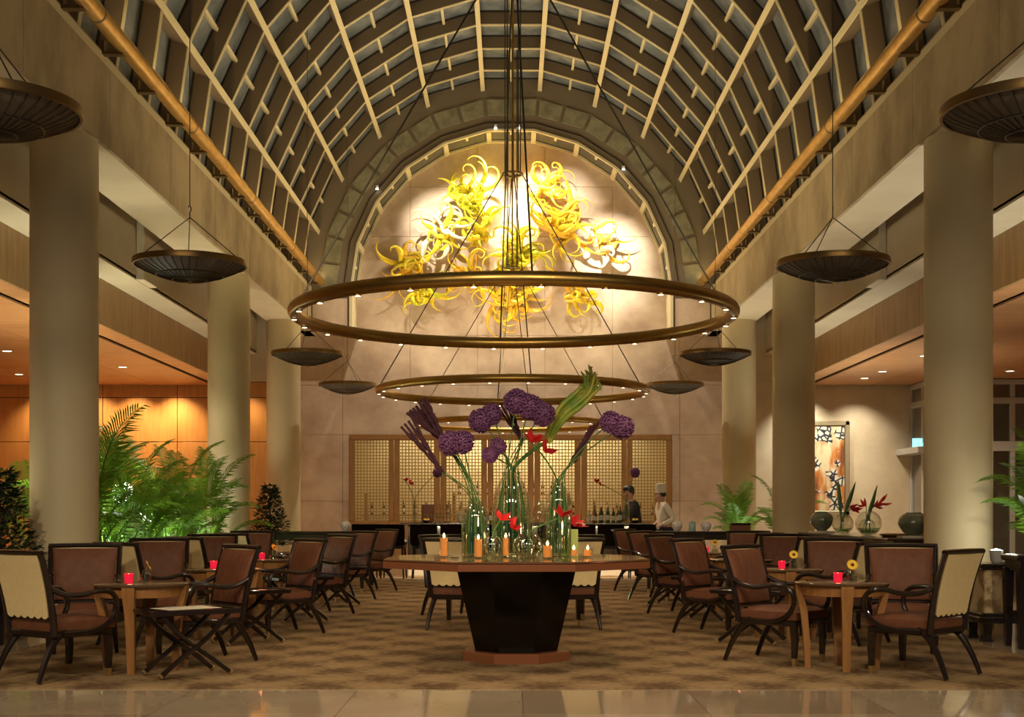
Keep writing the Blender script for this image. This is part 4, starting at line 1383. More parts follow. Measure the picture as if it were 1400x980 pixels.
def vase(label, u0, u1, vtop, prof, dy=0.0, mat_='glass', cat='vase', name='glass_vase', water=0.45):
    """prof: list of (radius share, height share); width and height from the photo at the table"""
    Y = OYC + dy
    c = at((u0 + u1) / 2, CY, Y)
    r = (u1 - u0) / 2 * Y / FPX
    h = EYE - (vtop - CY) * Y / FPX - OZT
    t = thing(name, label, cat, (c.x, Y, OZT))
    obj('glass_body', MB().lathe([(a * r, b * h) for a, b in prof], 28, cap=False), M[mat_], t)
    obj('glass_base', MB().lathe([(0, 0.002), (prof[0][0] * r * .97, 0.002), (prof[0][0] * r * .95, 0.014), (0, 0.016)], 24, cap=False), M['glass_green'], t)
    if water:
        wp = [(max(0.0, a * r - 0.004), b * h) for a, b in prof if b <= water]
        wp = [(0, 0.018)] + [(a, max(b, 0.018)) for a, b in wp] + [(wp[-1][0], water * h), (0, water * h)]
        obj('water', MB().lathe(wp, 24, cap=False), M['glass_green'], t)
    return t, (c.x, Y, r, h, r * min(a for a, b in prof if b > 0.9), OZT)


BOTTLE = [(0.92, 0), (1.0, 0.02), (1.0, 0.72), (0.92, 0.82), (0.62, 0.92), (0.52, 0.97), (0.58, 1.0)]
DEMI = [(0.86, 0), (0.98, 0.03), (1.0, 0.30), (0.98, 0.55), (0.86, 0.74), (0.56, 0.90), (0.42, 0.96), (0.50, 1.0)]
BOWL = [(0.45, 0), (0.78, 0.10), (0.98, 0.35), (1.0, 0.55), (0.86, 0.80), (0.62, 0.96), (0.64, 1.0)]
v1, g1 = vase('tall clear bottle vase holding dark millet spikes and leaning alliums', 631, 669, 686, BOTTLE, 0.02)
v2, g2 = vase('largest clear demijohn vase in the middle of the flower table', 672, 726, 645, DEMI, 0.22)
v3, g3 = vase('tall clear bottle vase beside the lime green card box', 747, 781, 660, BOTTLE, 0.12)
v4, g4 = vase('narrow clear bottle standing behind the round bowls', 727, 748, 684, BOTTLE, 0.42, water=0.3)
b1, h1 = vase('small round clear bowl vase with one red flower, beside an amber candle', 659, 687, 733, BOWL, -0.22, name='bowl_vase')
b2, h2 = vase('wide round clear bowl vase with a leaning red flower', 701, 743, 730, BOWL, -0.20, name='bowl_vase')

stem_i = [0]


slots = {}


def stem_path(g, b, lift=0.0):
    """a stem standing in vase g: up through its neck in a place of its own, then arching over to b"""
    k = slots.get(g[:2], 0)
    slots[g[:2]] = k + 1
    rr = g[4] * .78 * sqrt(((k * 5) % 16 + .5) / 16)
    o = Vector((rr * cos(k * 2.4), rr * sin(k * 2.4), 0))
    b = Vector(b)
    root_ = Vector((g[0], g[1], g[5] + .03)) + o * 1.15
    n0 = Vector((g[0], g[1], g[5] + g[3] * .86)) + o
    n1 = Vector((g[0], g[1], g[5] + g[3] + .004)) + o
    d = b - n1
    c = n1 + Vector((d.x * .12, d.y * .12, max(.03, d.z * .38) + lift))
    return [root_, n0, n1] + [n1 * (1 - q) ** 2 + c * (2 * q * (1 - q)) + b * q * q for q in (.15, .3, .45, .6, .8, 1.0)]


def stems(parent_thing, g, b, rad=0.006, material='stem', name='stem'):
    loc = Vector(parent_thing.location)
    return obj(name, MB().tube([p - loc for p in stem_path(g, b)], rad, 6), M[material], parent_thing, angle=80)


def allium(label, heads, g, seed):
    """purple pompom flowers: every head is hundreds of fine florets on a core"""
    rnd = random.Random(seed)
    c0 = in_vase(g)
    t = thing('allium_flower', label, 'flower', c0)
    for (p, r) in heads:
        p = Vector(p)
        stems(t, g, p, 0.006)
        mb = MB()
        mb.lathe([(r * .72 * sin(pi * k / 8) + 1e-4, -r * .72 * cos(pi * k / 8)) for k in range(9)], 14, Matrix.Translation(p - c0), cap=False)
        n = 420
        for k in range(n):
            z = 1 - 2 * (k + .5) / n
            a = k * 2.39996
            d = Vector((sqrt(1 - z * z) * cos(a), sqrt(1 - z * z) * sin(a), z))
            d = (d + Vector((rnd.uniform(-.1, .1), rnd.uniform(-.1, .1), rnd.uniform(-.1, .1)))).normalized()
            o = d.orthogonal().normalized()
            o2 = d.cross(o)
            q = p - c0 + d * r * rnd.uniform(0.88, 1.14)
            s_ = r * 0.13
            nn = len(mb.v)
            mb.v += [(p - c0 + d * r * .72)[:], (q + o * s_)[:], (q + (o2 * .87 - o * .5) * s_)[:], (q - (o2 * .87 + o * .5) * s_)[:]]
            mb.f += [(nn, nn + 1, nn + 2), (nn, nn + 2, nn + 3), (nn, nn + 3, nn + 1), (nn + 1, nn + 3, nn + 2)]
        obj('flower_head', mb, M['allium'], t, smooth=False)
    return t


def in_vase(g):
    return Vector((g[0], g[1], g[5] + 0.02))


allium('pair of purple allium heads above the demijohn vase, tallest on their side', [(tpt(657, 575, .2), .095), (tpt(672, 566, .24), .085)], g2, 1)
allium('purple allium pair leaning over the bottle vase with millet spikes', [(tpt(616, 606, .05), .095), (tpt(632, 604, .0), .09)], g1, 2)
allium('small dark purple allium pair just over the neck of the demijohn', [(tpt(681, 610, .05), .065), (tpt(670, 622, .0), .062)], g2, 3)
allium('big purple allium cluster at the crown of the bouquet', [(tpt(706, 549, .25), .10), (tpt(724, 556, .2), .10), (tpt(742, 566, .22), .095)], g2, 4)
allium('purple allium cluster leaning away towards the buffet row', [(tpt(835, 577, .1), .085), (tpt(851, 584, .12), .09)], g3, 5)


def millet(label, tips, base, g, thick, seed):
    rnd = random.Random(seed)
    root = in_vase(g)
    t = thing('millet_bundle', label, 'flower', root)
    for k, tip in enumerate(tips):
        tip, b = Vector(tip), Vector(base) + Vector((rnd.uniform(-.02, .02), rnd.uniform(-.03, .03), rnd.uniform(-.02, .02)))
        stems(t, g, b, 0.004)
        mb = MB()
        pts = [b.lerp(tip, q / 12) - Vector(root) for q in range(13)]
        mb.tube(pts, [thick * (0.4 if q == 0 else (0.75 + 0.25 * sin(q * 2.2)) if q < 11 else 0.6) for q in range(13)], 6)
        for q in range(50):
            f = rnd.uniform(.05, .98)
            c = b.lerp(tip, f) - Vector(root)
            d = Vector((rnd.uniform(-1, 1), rnd.uniform(-1, 1), rnd.uniform(-1, 1))).normalized()
            o = d.orthogonal().normalized() * .004
            n = len(mb.v)
            mb.v += [(c + o)[:], (c - o)[:], (c + d * thick * 1.6)[:]]
            mb.f += [(n, n + 1, n + 2)]
        obj('spike', mb, M['millet'], t, angle=80)
    return t


millet('thin bundle of dark millet spikes leaning furthest out over the palm row edge', [tpt(548 + 5 * k, 583 - 4 * k, -.08 + .02 * k) for k in range(4)], tpt(607, 645, -.02), g1, .016, 1)
millet('thick bundle of dark millet spikes above the leaning allium pair', [tpt(556 + 4.2 * k, 564 - 3.0 * (k % 7) - (k // 4) * 3, .26 + .03 * (k % 4)) for k in range(8)], tpt(608, 604, .27), g1, .022, 2)
millet('dark millet spikes standing beside the crown of alliums', [tpt(679 + 5 * k, 555 - 4 * k, .46 + .02 * k) for k in range(4)], tpt(716, 603, .44), g2, .014, 3)
millet('dark millet spikes leaning towards the buffet row', [tpt(808 + 5 * k, 582 - 3 * k, .34 + .02 * k) for k in range(4)], tpt(783, 630, .26), g3, .015, 4)

# fasciated green foxtail lily: broad ridged crest of fused spikes
root = in_vase(g2)
fx = thing('foxtail_lily', 'broad green and yellow crested foxtail lily at the top of the bouquet', 'flower', root)
stems(fx, g2, tpt(749, 602, .46), 0.016)
rnd = random.Random(11)
for k in range(7):
    o = k - 3
    tip_v = (521, 508, 503, 499, 505, 512, 520)[k]
    dd = rnd.uniform(-.05, .05)
    path = bez([tpt(748 + o * 1.0, 606, .46), tpt(757 + o * 1.6, 584 + o * 0.8, .46 + dd * .5), tpt(771 + o * 1.6, 563 + o * 2.2, .46 + dd),
                tpt(790 + o * 1.8, 547 + o * 2.6, .46 + dd), tpt(804 + o * 2.6, 533 + o * 1.6, .46 + dd), tpt(808 + o * 4.2, tip_v + 9, .46 + dd), tpt(806 + o * 4.6 + rnd.uniform(-3, 3), tip_v + rnd.uniform(-3, 3), .46 + dd)], 4)
    m = len(path)
    mb = MB()
    mb.tube([p - Vector(root) for p in path], [(0.012 + 0.008 * sin(pi * min(1, i / (m * .7)))) * (1 + .18 * (i % 2)) if i < m - 6 else 0.016 * ((m - 1 - i) / 6) ** .6 + .002 for i in range(m)], 7)
    for q in range(150):
        i = rnd.randrange(1, m - 3)
        c = path[i] - Vector(root)
        d = Vector((rnd.uniform(-1, 1), rnd.uniform(-1, 1), rnd.uniform(-.6, 1))).normalized()
        a = d.orthogonal().normalized() * .007
        n = len(mb.v)
        mb.v += [(c + a)[:], (c - a)[:], (c + d * .036)[:]]
        mb.f += [(n, n + 1, n + 2)]
    obj('crest_spike', mb, M['lily'], fx, angle=80)


def red_flower(label, p, g, size, face, seed, nb=2):
    rnd = random.Random(seed)
    root = in_vase(g)
    t = thing('red_flower', label, 'flower', root)
    p = Vector(p)
    stems(t, g, p, 0.007)
    for b in range(nb):
        c = p + Vector((b * size * .75 * (1 if face >= 0 else -1), 0, -b * size * .55))
        for k in range(6):
            a = 2 * pi * k / 6 + rnd.uniform(-.2, .2)
            R_ = Matrix.Translation(c - root) @ Matrix.Rotation(face + .5 * b, 4, 'Y') @ Matrix.Rotation(a, 4, 'Z') @ Matrix.Rotation(radians(42 + rnd.uniform(-12, 14)), 4, 'Y')
            w = size * .30
            vs_ = [(0, -w * .3, 0), (0, w * .3, 0), (w * .25, -w, size * .5), (-w * .1, 0, size * .5), (w * .25, w, size * .5), (w * .5, 0, size * 1.05)]
            obj('petal', MB().add(vs_, [(0, 3, 2), (0, 1, 3), (1, 4, 3), (2, 3, 5), (3, 4, 5)], R_), M['red'], t, angle=80)
    return t


red_flower('large red flower high in the bouquet, before the demijohn stems', tpt(727, 605, -.02), g3, .13, .35, 1)
red_flower('red flower leaning from the small bowl vase by the amber candle', tpt(684, 711, -.25), h1, .11, .45, 2)
red_flower('red flower leaning from the wide bowl towards the lime green card box', tpt(768, 707, -.25), h2, .12, .25, 3)
# loose foliage stems inside the vases
for k, (g, n, nm) in enumerate(((g1, 8, 'the bottle vase of millet'), (g2, 13, 'the demijohn'), (g3, 8, 'the bottle vase by the lime card'))):
    rnd = random.Random(k + 50)
    root = in_vase(g)
    t = thing('stem_bunch', 'bunch of long green strap stems standing in ' + nm, 'stems', root)
    for q in range(n):
        a = 2 * pi * q / n
        e = Vector((cos(a), sin(a), 0))
        bot = Vector((g[0], g[1], g[5] + .03)) + e * g[2] * .62
        mid = Vector((g[0], g[1], g[5] + g[3] * .55)) + e * g[2] * .66
        nk_ = Vector((g[0], g[1], g[5] + g[3] * .93)) + e * g[4] * .84
        top_ = Vector((g[0], g[1], g[5] + g[3] * rnd.uniform(1.0, 1.1))) + e * g[4] * .86
        sh_ = Vector((g[0], g[1], g[5] + g[3] * .76)) + e * (g[2] * .40 + g[4] * .30)
        obj('strap_leaf', MB().tube([p - root for p in (bot, mid, sh_, nk_, top_)], [.011, .012, .008, .005, .003], 6), M['stem'], t, angle=80)


def candle(label, u0, u1, v0, dy, seed):
    Y = OYC + dy
    x = ((u0 + u1) / 2 - CX) * Y / FPX
    r = (u1 - u0) / 2 * Y / FPX
    h = EYE - (v0 - CY) * Y / FPX - OZT
    t = thing('candle_glass', label, 'candle', (x, Y, OZT))
    obj('glass_tube', MB().lathe([(0, 0.002), (r, 0.0), (r, h), (r * .93, h), (r * .93, 0.012)], 20, cap=False), M['glass'], t)
    obj('wax', MB().lathe([(0, 0.014), (r * .88, 0.014), (r * .88, h * .86), (0, h * .84)], 16, cap=False), M['wax'], t)
    obj('flame', MB().lathe([(0, h * .86), (0.010, h * .86 + .012), (0.008, h * .86 + .022), (0, h * .86 + .04)], 8, cap=False), M['flame'], t)


candle('tall amber candle glass standing alone at the palm row end of the table', 601, 613, 731, -0.1, 1)
candle('tall amber candle glass between the bottle vase and the small bowl', 648, 660, 733, -0.30, 2)
candle('slender amber candle glass between the two round bowls', 687, 696, 731, -0.05, 3)
candle('broad amber candle glass beside the wide bowl vase', 742, 755, 743, -0.42, 4)
candle('short amber candle glass beside the lime green card box', 780, 789, 750, -0.12, 5)
candle('short amber candle glass at the buffet row end of the table', 797, 810, 750, -0.12, 6)
light('candle_glow', 'POINT', (-0.1, OYC - 0.45, OZT + 0.35), 2.2, AMBER, shadow_soft_size=0.05)
light('candle_glow', 'POINT', (0.55, OYC - 0.2, OZT + 0.22), 1.6, AMBER, shadow_soft_size=0.05)
lb = thing('card_box', 'lime green open card stand on the flower table', 'card', (0.475, OYC + 0.34, OZT))
obj('card_sheet', MB().cbox((0, 0, 0.11), (0.16, 0.006, 0.22), 0.002), M['lime'], lb)
obj('card_sheet', MB().cbox((-0.07, -0.04, 0.11), (0.006, 0.08, 0.22), 0.002), M['lime'], lb)
obj('card_foot', MB().cbox((0, -0.03, 0.003), (0.16, 0.08, 0.006), 0.001), M['lime'], lb)
ks = thing('key_ring', 'small black wire ring lying on the flower table by the bottle vase', 'ring', (-0.44, OYC - 0.42, OZT + 0.004))
obj('wire_ring', MB().tube([(0.03 * cos(2 * pi * k / 20), 0.03 * sin(2 * pi * k / 20), 0.004) for k in range(20)], 0.004, 5, closed=True), M['dark_wood'], ks)

# ================================================================ jars and bowls on the sideboards
JAR0 = [(0.0, 0.0), (0.40, 0.0), (0.44, 0.03), (0.72, 0.18), (0.97, 0.45), (1.0, 0.60), (0.88, 0.82), (0.58, 0.95), (0.48, 0.97), (0.50, 1.0), (0.42, 1.0), (0.40, 0.95)]


JAR = [(p.x, p.y) for p in bez([(a, b, 0) for a, b in JAR0], 4)]


def jar(name, label, x, y, z, r, h, m):
    o = obj(name, MB().lathe([(a * r, b * h) for a, b in JAR], 32, cap=False), M[m], None, (x, y, z))
    tag(o, label, 'jar')
    return o


SBZ = 0.90 + BASE
for (x, y, r, h, t) in ((4.27, 14.2, .162, .255, 'the jar'), (4.06, 17.5, .146, .262, 'the jar beside')):
    b = obj('jar_stand', MB().cbox((0, 0, 0.0125), (0.30, 0.24, 0.025), 0.004), M['paper'], None, (x, y, SBZ))
    tag(b, 'flat pale block under the %s' % ('large celadon jar at the lobby end' if y < 15 else 'celadon jar in front of the painting'), 'stand')
jar('celadon_jar', 'large round celadon jar on the sideboard by the streaked column', 4.27, 14.2, SBZ + .025, .162, .245, 'celadon')
jar('celadon_jar', 'round celadon jar on the sideboard in front of the framed painting', 4.06, 17.5, SBZ + .025, .146, .255, 'celadon')
for i, (x, y, r, t) in enumerate(((4.10, 16.55, .13, 'clear fish bowl vase with an upright leaf blade on the sideboard'), (4.15, 15.55, .15, 'larger clear fish bowl vase with red heliconia on the sideboard'),
                                  (4.28, 16.1, .10, 'small clear fish bowl vase between the two larger ones'))):
    b = thing('fish_bowl', t, 'vase', (x, y, SBZ))
    obj('glass_bowl', MB().lathe([(0.0, 0.003)] + [(r * sin(pi * (0.16 + 0.70 * k / 12)), r * .96 - r * cos(pi * (0.16 + 0.70 * k / 12))) for k in range(13)], 28, cap=False), M['glass'], b)
    obj('water', MB().lathe([(0.0, 0.02), (r * .5, 0.025), (r * .86, r * .6), (0, r * .62)], 24, cap=False), M['glass_green'], b)
    peb = MB()
    rp = random.Random(i)
    for k in range(14):
        peb.lathe([(0, -.014), (.016, -.004), (.016, .004), (0, .014)], 6, Matrix.Translation((rp.uniform(-.5, .5) * r, rp.uniform(-.5, .5) * r, .05)), cap=False)
    stuff(obj('glass_pebbles', peb, M['glass_green'], b))


def heliconia(label, root, blades, petals, seed, g):
    rnd = random.Random(seed)
    root = Vector(root)
    t = thing('heliconia', label, 'flower', root)
    for (dx, dz, w) in blades:
        qm = (g[3] - .07) / dz
        x0 = -dx * qm + (.022 if dx > .1 else -.022) * (1 if w > .021 else .4)
        mb = MB()
        mb.loft([[(x0 + dx * q - w * a, .012, dz * q) if k == 0 else ((x0 + dx * q, -.0, dz * q)) if k == 1 else (x0 + dx * q + w * a, .012, dz * q) for k in range(3)]
                 for q, a in ((0.0, .2), (.3, .45), (.6, 1.0), (.85, .55), (1.0, .05))])
        obj('leaf_blade', mb, M['stem'], t, angle=80)
    for (dx, dz, L_, ang) in petals:
        mb = MB()
        for k in range(5):
            a = ang + rnd.uniform(-.7, .7)
            d = Vector((cos(a), rnd.uniform(-.4, .4), sin(a))).normalized() * L_ * rnd.uniform(.7, 1.1)
            b = Vector((dx, 0, dz))
            mb.tube([b, b + d * .6 + Vector((0, 0, -.01)), b + d], [.012, .016, .003], 5)
        obj('bract', mb, M['red'], t)
        stems(t, g, root + Vector((dx, 0, dz)), .005)
    return t


heliconia('heliconia stem with two tall dark blades in the upright leaf bowl', (4.10, 16.55, SBZ + .07), ((-.05, .62, .03), (.20, .58, .03)), ((.09, .27, .12, .0), (.14, .25, .1, -.3)), 1, (4.10, 16.55, .13, .242, .05, SBZ))
heliconia('red heliconia with spiky bracts leaning out of the larger bowl', (4.15, 15.55, SBZ + .07), ((.14, .52, .025), (.17, .50, .02)), ((.07, .28, .12, .3), (-.03, .28, .11, 2.4), (.12, .30, .16, .25)), 2, (4.15, 15.55, .15, .28, .058, SBZ))
tr = obj('serving_tray', MB().lathe([(0, 0), (.22, 0), (.26, .03), (.25, .035), (.21, .012), (0, .012)], 32, cap=False), M['screen_wood'], None, (4.32, 14.75, SBZ))
tag(tr, 'round wooden serving tray beside the large celadon jar', 'tray')
CZT = BASE + 0.865
jar('porcelain_jar', 'white patterned porcelain jar alone on the palm row console', -2.62, 21.15, CZT, .085, .16, 'porcelain')
jar('porcelain_jar', 'white patterned porcelain jar at the bar end of the buffet row console', 2.62, 21.15, CZT, .085, .17, 'porcelain')
jar('porcelain_jar', 'white patterned porcelain jar between the blue canister and the small palm', 3.08, 21.15, CZT, .085, .15, 'porcelain')
cn = thing('blue_canister', 'pale blue lidded canister between two white porcelain jars', 'canister', (2.86, 21.15, CZT))
obj('canister_body', MB().lathe([(0, 0), (.052, 0), (.056, .01), (.056, .12), (.05, .13), (0, .13)], 20, cap=False), M['blue_jar'], cn)
obj('lid', MB().lathe([(.052, .131), (.054, .145), (.02, .15), (.018, .165), (0, .168)], 20, cap=False), M['blue_jar'], cn)
bx = thing('lacquer_box', 'dark lacquer box at the palm end of the buffet row console', 'box', (3.62, 21.2, CZT))
obj('box_body', MB().cbox((0, 0, .05), (.30, .22, .10), .008), M['oct_edge'], bx)
obj('lid', MB().cbox((0, 0, .115), (.32, .24, .03), .008), M['dark_wood'], bx)

# ================================================================ painting
def painting_material():
    m = bpy.data.materials.new('abstract_canvas')
    m.use_nodes = True
    nt = m.node_tree
    N, L = nt.nodes, nt.links
    b = N['Principled BSDF']
    b.inputs['Roughness'].default_value = 0.6
    tc = N.new('ShaderNodeTexCoord')
    n1 = N.new('ShaderNodeTexNoise')
    n1.inputs['Scale'].default_value = 1.7
    n1.inputs['Detail'].default_value = 5
    mp = N.new('ShaderNodeMapping')
    mp.inputs['Scale'].default_value = (1.8, 1, 0.55)
    L.new(tc.outputs['Object'], mp.inputs[0])
    L.new(mp.outputs[0], n1.inputs['Vector'])
    r1 = N.new('ShaderNodeValToRGB')
    e = r1.color_ramp.elements
    e[0].position, e[0].color = 0.47, (0.60, 0.50, 0.30, 1)
    e[1].position, e[1].color = 0.66, (0.16, 0.045, 0.012, 1)
    q = e.new(0.56)
    q.color = (0.48, 0.17, 0.03, 1)
    L.new(n1.outputs['Fac'], r1.inputs[0])
    vo = N.new('ShaderNodeTexVoronoi')
    vo.feature = 'DISTANCE_TO_EDGE'
    vo.inputs['Scale'].default_value = 8.0
    L.new(tc.outputs['Object'], vo.inputs['Vector'])
    r2 = N.new('ShaderNodeValToRGB')
    r2.color_ramp.elements[0].position, r2.color_ramp.elements[0].color = 0.09, (0.012, 0.012, 0.022, 1)
    r2.color_ramp.elements[1].position, r2.color_ramp.elements[1].color = 0.14, (0.62, 0.58, 0.46, 1)
    L.new(vo.outputs['Distance'], r2.inputs[0])
    n2 = N.new('ShaderNodeTexNoise')
    n2.inputs['Scale'].default_value = 2.2
    n2.noise_dimensions = '4D'
    n2.inputs['W'].default_value = 3.0
    L.new(tc.outputs['Object'], n2.inputs['Vector'])
    r3 = N.new('ShaderNodeValToRGB')
    r3.color_ramp.elements[0].position = 0.46
    r3.color_ramp.elements[1].position = 0.49
    L.new(n2.outputs['Fac'], r3.inputs[0])
    mx = N.new('ShaderNodeMix')
    mx.data_type = 'RGBA'
    L.new(r3.outputs[0], mx.inputs['Factor'])
    L.new(r1.outputs[0], mx.inputs['A'])
    L.new(r2.outputs[0], mx.inputs['B'])
    L.new(mx.outputs['Result'], b.inputs['Base Color'])
    return m


pa = thing('framed_painting', 'tall framed abstract painting in cream, rust and black on the plaster wall', 'painting', (6.52, YW - 0.02, 2.10))
obj('canvas', MB().box((0, 0, 0), (1.08, 0.02, 1.78)), painting_material(), pa, smooth=False)
fm = mat('silver_leaf_frame', (0.40, 0.33, 0.20), 0.4, 0.5)
for s in (-1, 1):
    obj('frame_side', MB().cbox((s * 0.60, -0.01, 0), (0.10, 0.06, 2.00), 0.015), fm, pa)
    obj('frame_side', MB().cbox((0, -0.01, s * 0.95), (1.30, 0.06, 0.10), 0.015), fm, pa)

# ================================================================ blown glass wall sculpture: generic curled horns in clusters
def curl(rnd, mb_len, rad, out):
    """tapering horn that leaves the wall mount, arcs away and ends in a curl"""
    a0 = rnd.uniform(0, 2 * pi)
    d = Vector((cos(a0), 0, sin(a0)))
    pts = [Vector((0, 0, 0))]
    n = 22
    ang = a0
    turn = rnd.choice((-1, 1)) * rnd.uniform(.02, .08)
    y = 0.0
    grow = rnd.uniform(1.06, 1.14)
    for i in range(n):
        ang += turn
        turn *= grow
        turn = max(-.75, min(.75, turn))
        st = mb_len / n
        y -= out / n * (1.6 if i < 8 else .4)
        q = pts[-1] + Vector((cos(ang), 0, sin(ang))) * st
        q.y = y
        pts.append(q)
    rads = [rad * (0.75 + .45 * sin(pi * min(1, i / 14))) * (1 - .86 * (i / n) ** 1.3) for i in range(n + 1)]
    return pts, rads


clusters = ((640, 268, 34, .66, 'lime_glass', 'yellow_glass', 'uppermost'), (606, 320, 24, .60, 'clear_curl', 'yellow_glass', 'pale, below the uppermost'),
            (560, 362, 24, .58, 'yellow_glass', 'amber_glass', 'outermost on the palm row side'), (705, 352, 30, .66, 'yellow_glass', 'lime_glass', 'central'),
            (768, 316, 34, .68, 'amber_glass', 'yellow_glass', 'amber, on the buffet row side'), (815, 338, 16, .55, 'amber_glass', 'clear_curl', 'small outermost on the buffet row side'),
            (698, 412, 34, .66, 'yellow_glass', 'amber_glass', 'lowest, hanging'), (578, 404, 16, .52, 'yellow_glass', 'lime_glass', 'small lower on the palm row side'),
            (792, 404, 15, .50, 'yellow_glass', 'amber_glass', 'small lower on the buffet row side'), (744, 262, 18, .56, 'amber_glass', 'yellow_glass', 'small upper on the buffet row side'),
            (652, 318, 16, .55, 'yellow_glass', 'lime_glass', 'small, between the uppermost and the central'), (636, 384, 16, .55, 'amber_glass', 'yellow_glass', 'small, between the central and the lower ones'))
placed_curls = []
for ci, (u, v, n, L_, ma, mb_, t) in enumerate(clusters):
    rnd = random.Random(100 + ci)
    p = at(u, v, YW - .1)
    s = thing('glass_sculpture', 'curled yellow blown glass wall sculpture, %s cluster' % t, 'sculpture', (p.x, YW - 0.03, p.z), 0, 'glass wall sculptures in the arch')
    obj('wall_mount', MB().lathe([(0.10, 0), (0.10, 0.03), (0.05, 0.10), (0.0, 0.10)], 16, Matrix.Rotation(radians(90), 4, 'X'), cap=False), M['frame_grey'], s)
    own = []
    for k in range(n):
        for attempt in range(40):
            f = 1.0 if attempt < 12 else 0.75 if attempt < 26 else 0.5
            pts, rads = curl(rnd, L_ * rnd.uniform(.6, 1.75) * f, .056 * rnd.uniform(.65, 1.2), rnd.uniform(.15, .55))
            off = Vector((rnd.uniform(-.24, .24), -0.13, rnd.uniform(-.22, .22))) * (f if f < 1 else 1)
            pts = [Vector((off.x * .25, -.06, off.z * .25)), Vector((off.x * .7, -.10, off.z * .7))] + [q + off for q in pts]
            c = MB().tube(pts, [rads[0] * .7, rads[0] * .85] + rads, 7)
            wv = [Vector(q) + s.location for q in c.v]
            if max(sqrt(q.x ** 2 + max(0, q.z - ZC) ** 2) for q in wv) > RI * cos(DA / 2) - .08:
                continue
            lo = [min(q[i] for q in wv) for i in range(3)]
            hi = [max(q[i] for q in wv) for i in range(3)]
            tr_ = BVHTree.FromPolygons(wv, c.f)
            if not any(all(lo[i] <= h_[i] and l_[i] <= hi[i] for i in range(3)) and tr_.overlap(b_) for l_, h_, b_ in placed_curls):
                break
        else:
            continue
        own.append((lo, hi, tr_))
        obj('glass_curl', c, M[ma] if rnd.random() < .6 else M[mb_], s, angle=80)
    placed_curls += own

# ================================================================ bottles of the bar
def bottle_proto(name, r, h, neck, m):
    t = thing(name, '', 'bottle')
    obj('bottle_body', MB().lathe([(0, 0), (r, 0), (r, h * .58), (r * .8, h * .68), (neck, h * .76), (neck, h), (0, h)], 12, cap=False), M[m], t)
    obj('bottle_label', MB().lathe([(r + .001, h * .15), (r + .001, h * .45)], 12, cap=False), M['label_white'], t)
    obj('cap', MB().lathe([(neck + .003, h * .93), (neck + .003, h * 1.01), (0, h * 1.01)], 8, cap=False), M['brass'], t)
    return t


kinds = [('spirit_bottle', .040, .30, .013, 'amber_bottle', 'amber'), ('wine_bottle', .037, .31, .013, 'green_bottle', 'dark green'), ('clear_bottle', .042, .27, .014, 'pale_bottle', 'pale')]
protos = [bottle_proto(a, b, c, d, e) for a, b, c, d, e, f in kinds]
used = [False] * 3
rnd = random.Random(77)


def put_bottle(x, y, z, where, group):
    k = rnd.randrange(3)
    place(protos[k], not used[k], (x, y, z), rnd.uniform(0, 6), '%s bottle %s' % (kinds[k][5], where), group, rnd.uniform(.8, 1.05))
    used[k] = True


for i in range(26):
    put_bottle(-3.1 + i * .248 + rnd.uniform(-.03, .03), YW + 1.18, 1.116, 'on the lower back bar shelf behind the lattice', 'bottles on the lower back bar shelf')
for i in range(12):
    put_bottle(-1.15 + i * .205, YW + 1.18, 1.566, 'on the upper back bar shelf behind the lattice', 'bottles on the upper back bar shelf')
CT = .978
for i in range(12):
    put_bottle(1.42 + .115 * (i % 6) + rnd.uniform(-.02, .02), YB + (.30 if i < 6 else .44), CT, 'standing on the counter beside the bartender', 'bottles on the counter by the bartender')
for i in range(9):
    put_bottle(-.95 + .115 * i, YB + .40 + rnd.uniform(-.04, .04), CT, 'standing on the counter behind the flower table', 'bottles on the counter middle')
gl = thing('drinking_glass', '', 'glass')
obj('bowl', MB().lathe([(0, .07), (.022, .075), (.036, .12), (.032, .17)], 14, cap=False), M['glass'], gl)
obj('stem_foot', MB().lathe([(0, 0), (.03, .002), (.005, .01), (.004, .07), (0, .072)], 12, cap=False), M['glass'], gl)
for i in range(9):
    place(gl, i == 0, (-1.62 + .085 * (i % 5), YB + (.18 if i < 5 else .30), CT), 0, 'clear stemmed glass on the counter beside the dark menu rack', 'stemmed glasses on the counter')
rk = thing('menu_rack', 'dark square menu rack with a lattice front on the counter', 'rack', (-1.42, YB + .42, CT))
obj('rack_panel', MB().cbox((-.13, 0, .17), (.24, .03, .34), .005), M['oct_edge'], rk)
lat_ = MB()
for k in range(5):
    lat_.box((.03 + k * .065, 0, .17), (.018, .02, .34))
    lat_.box((.16, 0, .012 + k * .08), (.28, .02, .018))
obj('rack_lattice', lat_, M['screen_wood'], rk, smooth=False)
obj('rack_foot', MB().cbox((.0, 0, .006), (.54, .12, .012), .002), M['dark_wood'], rk)
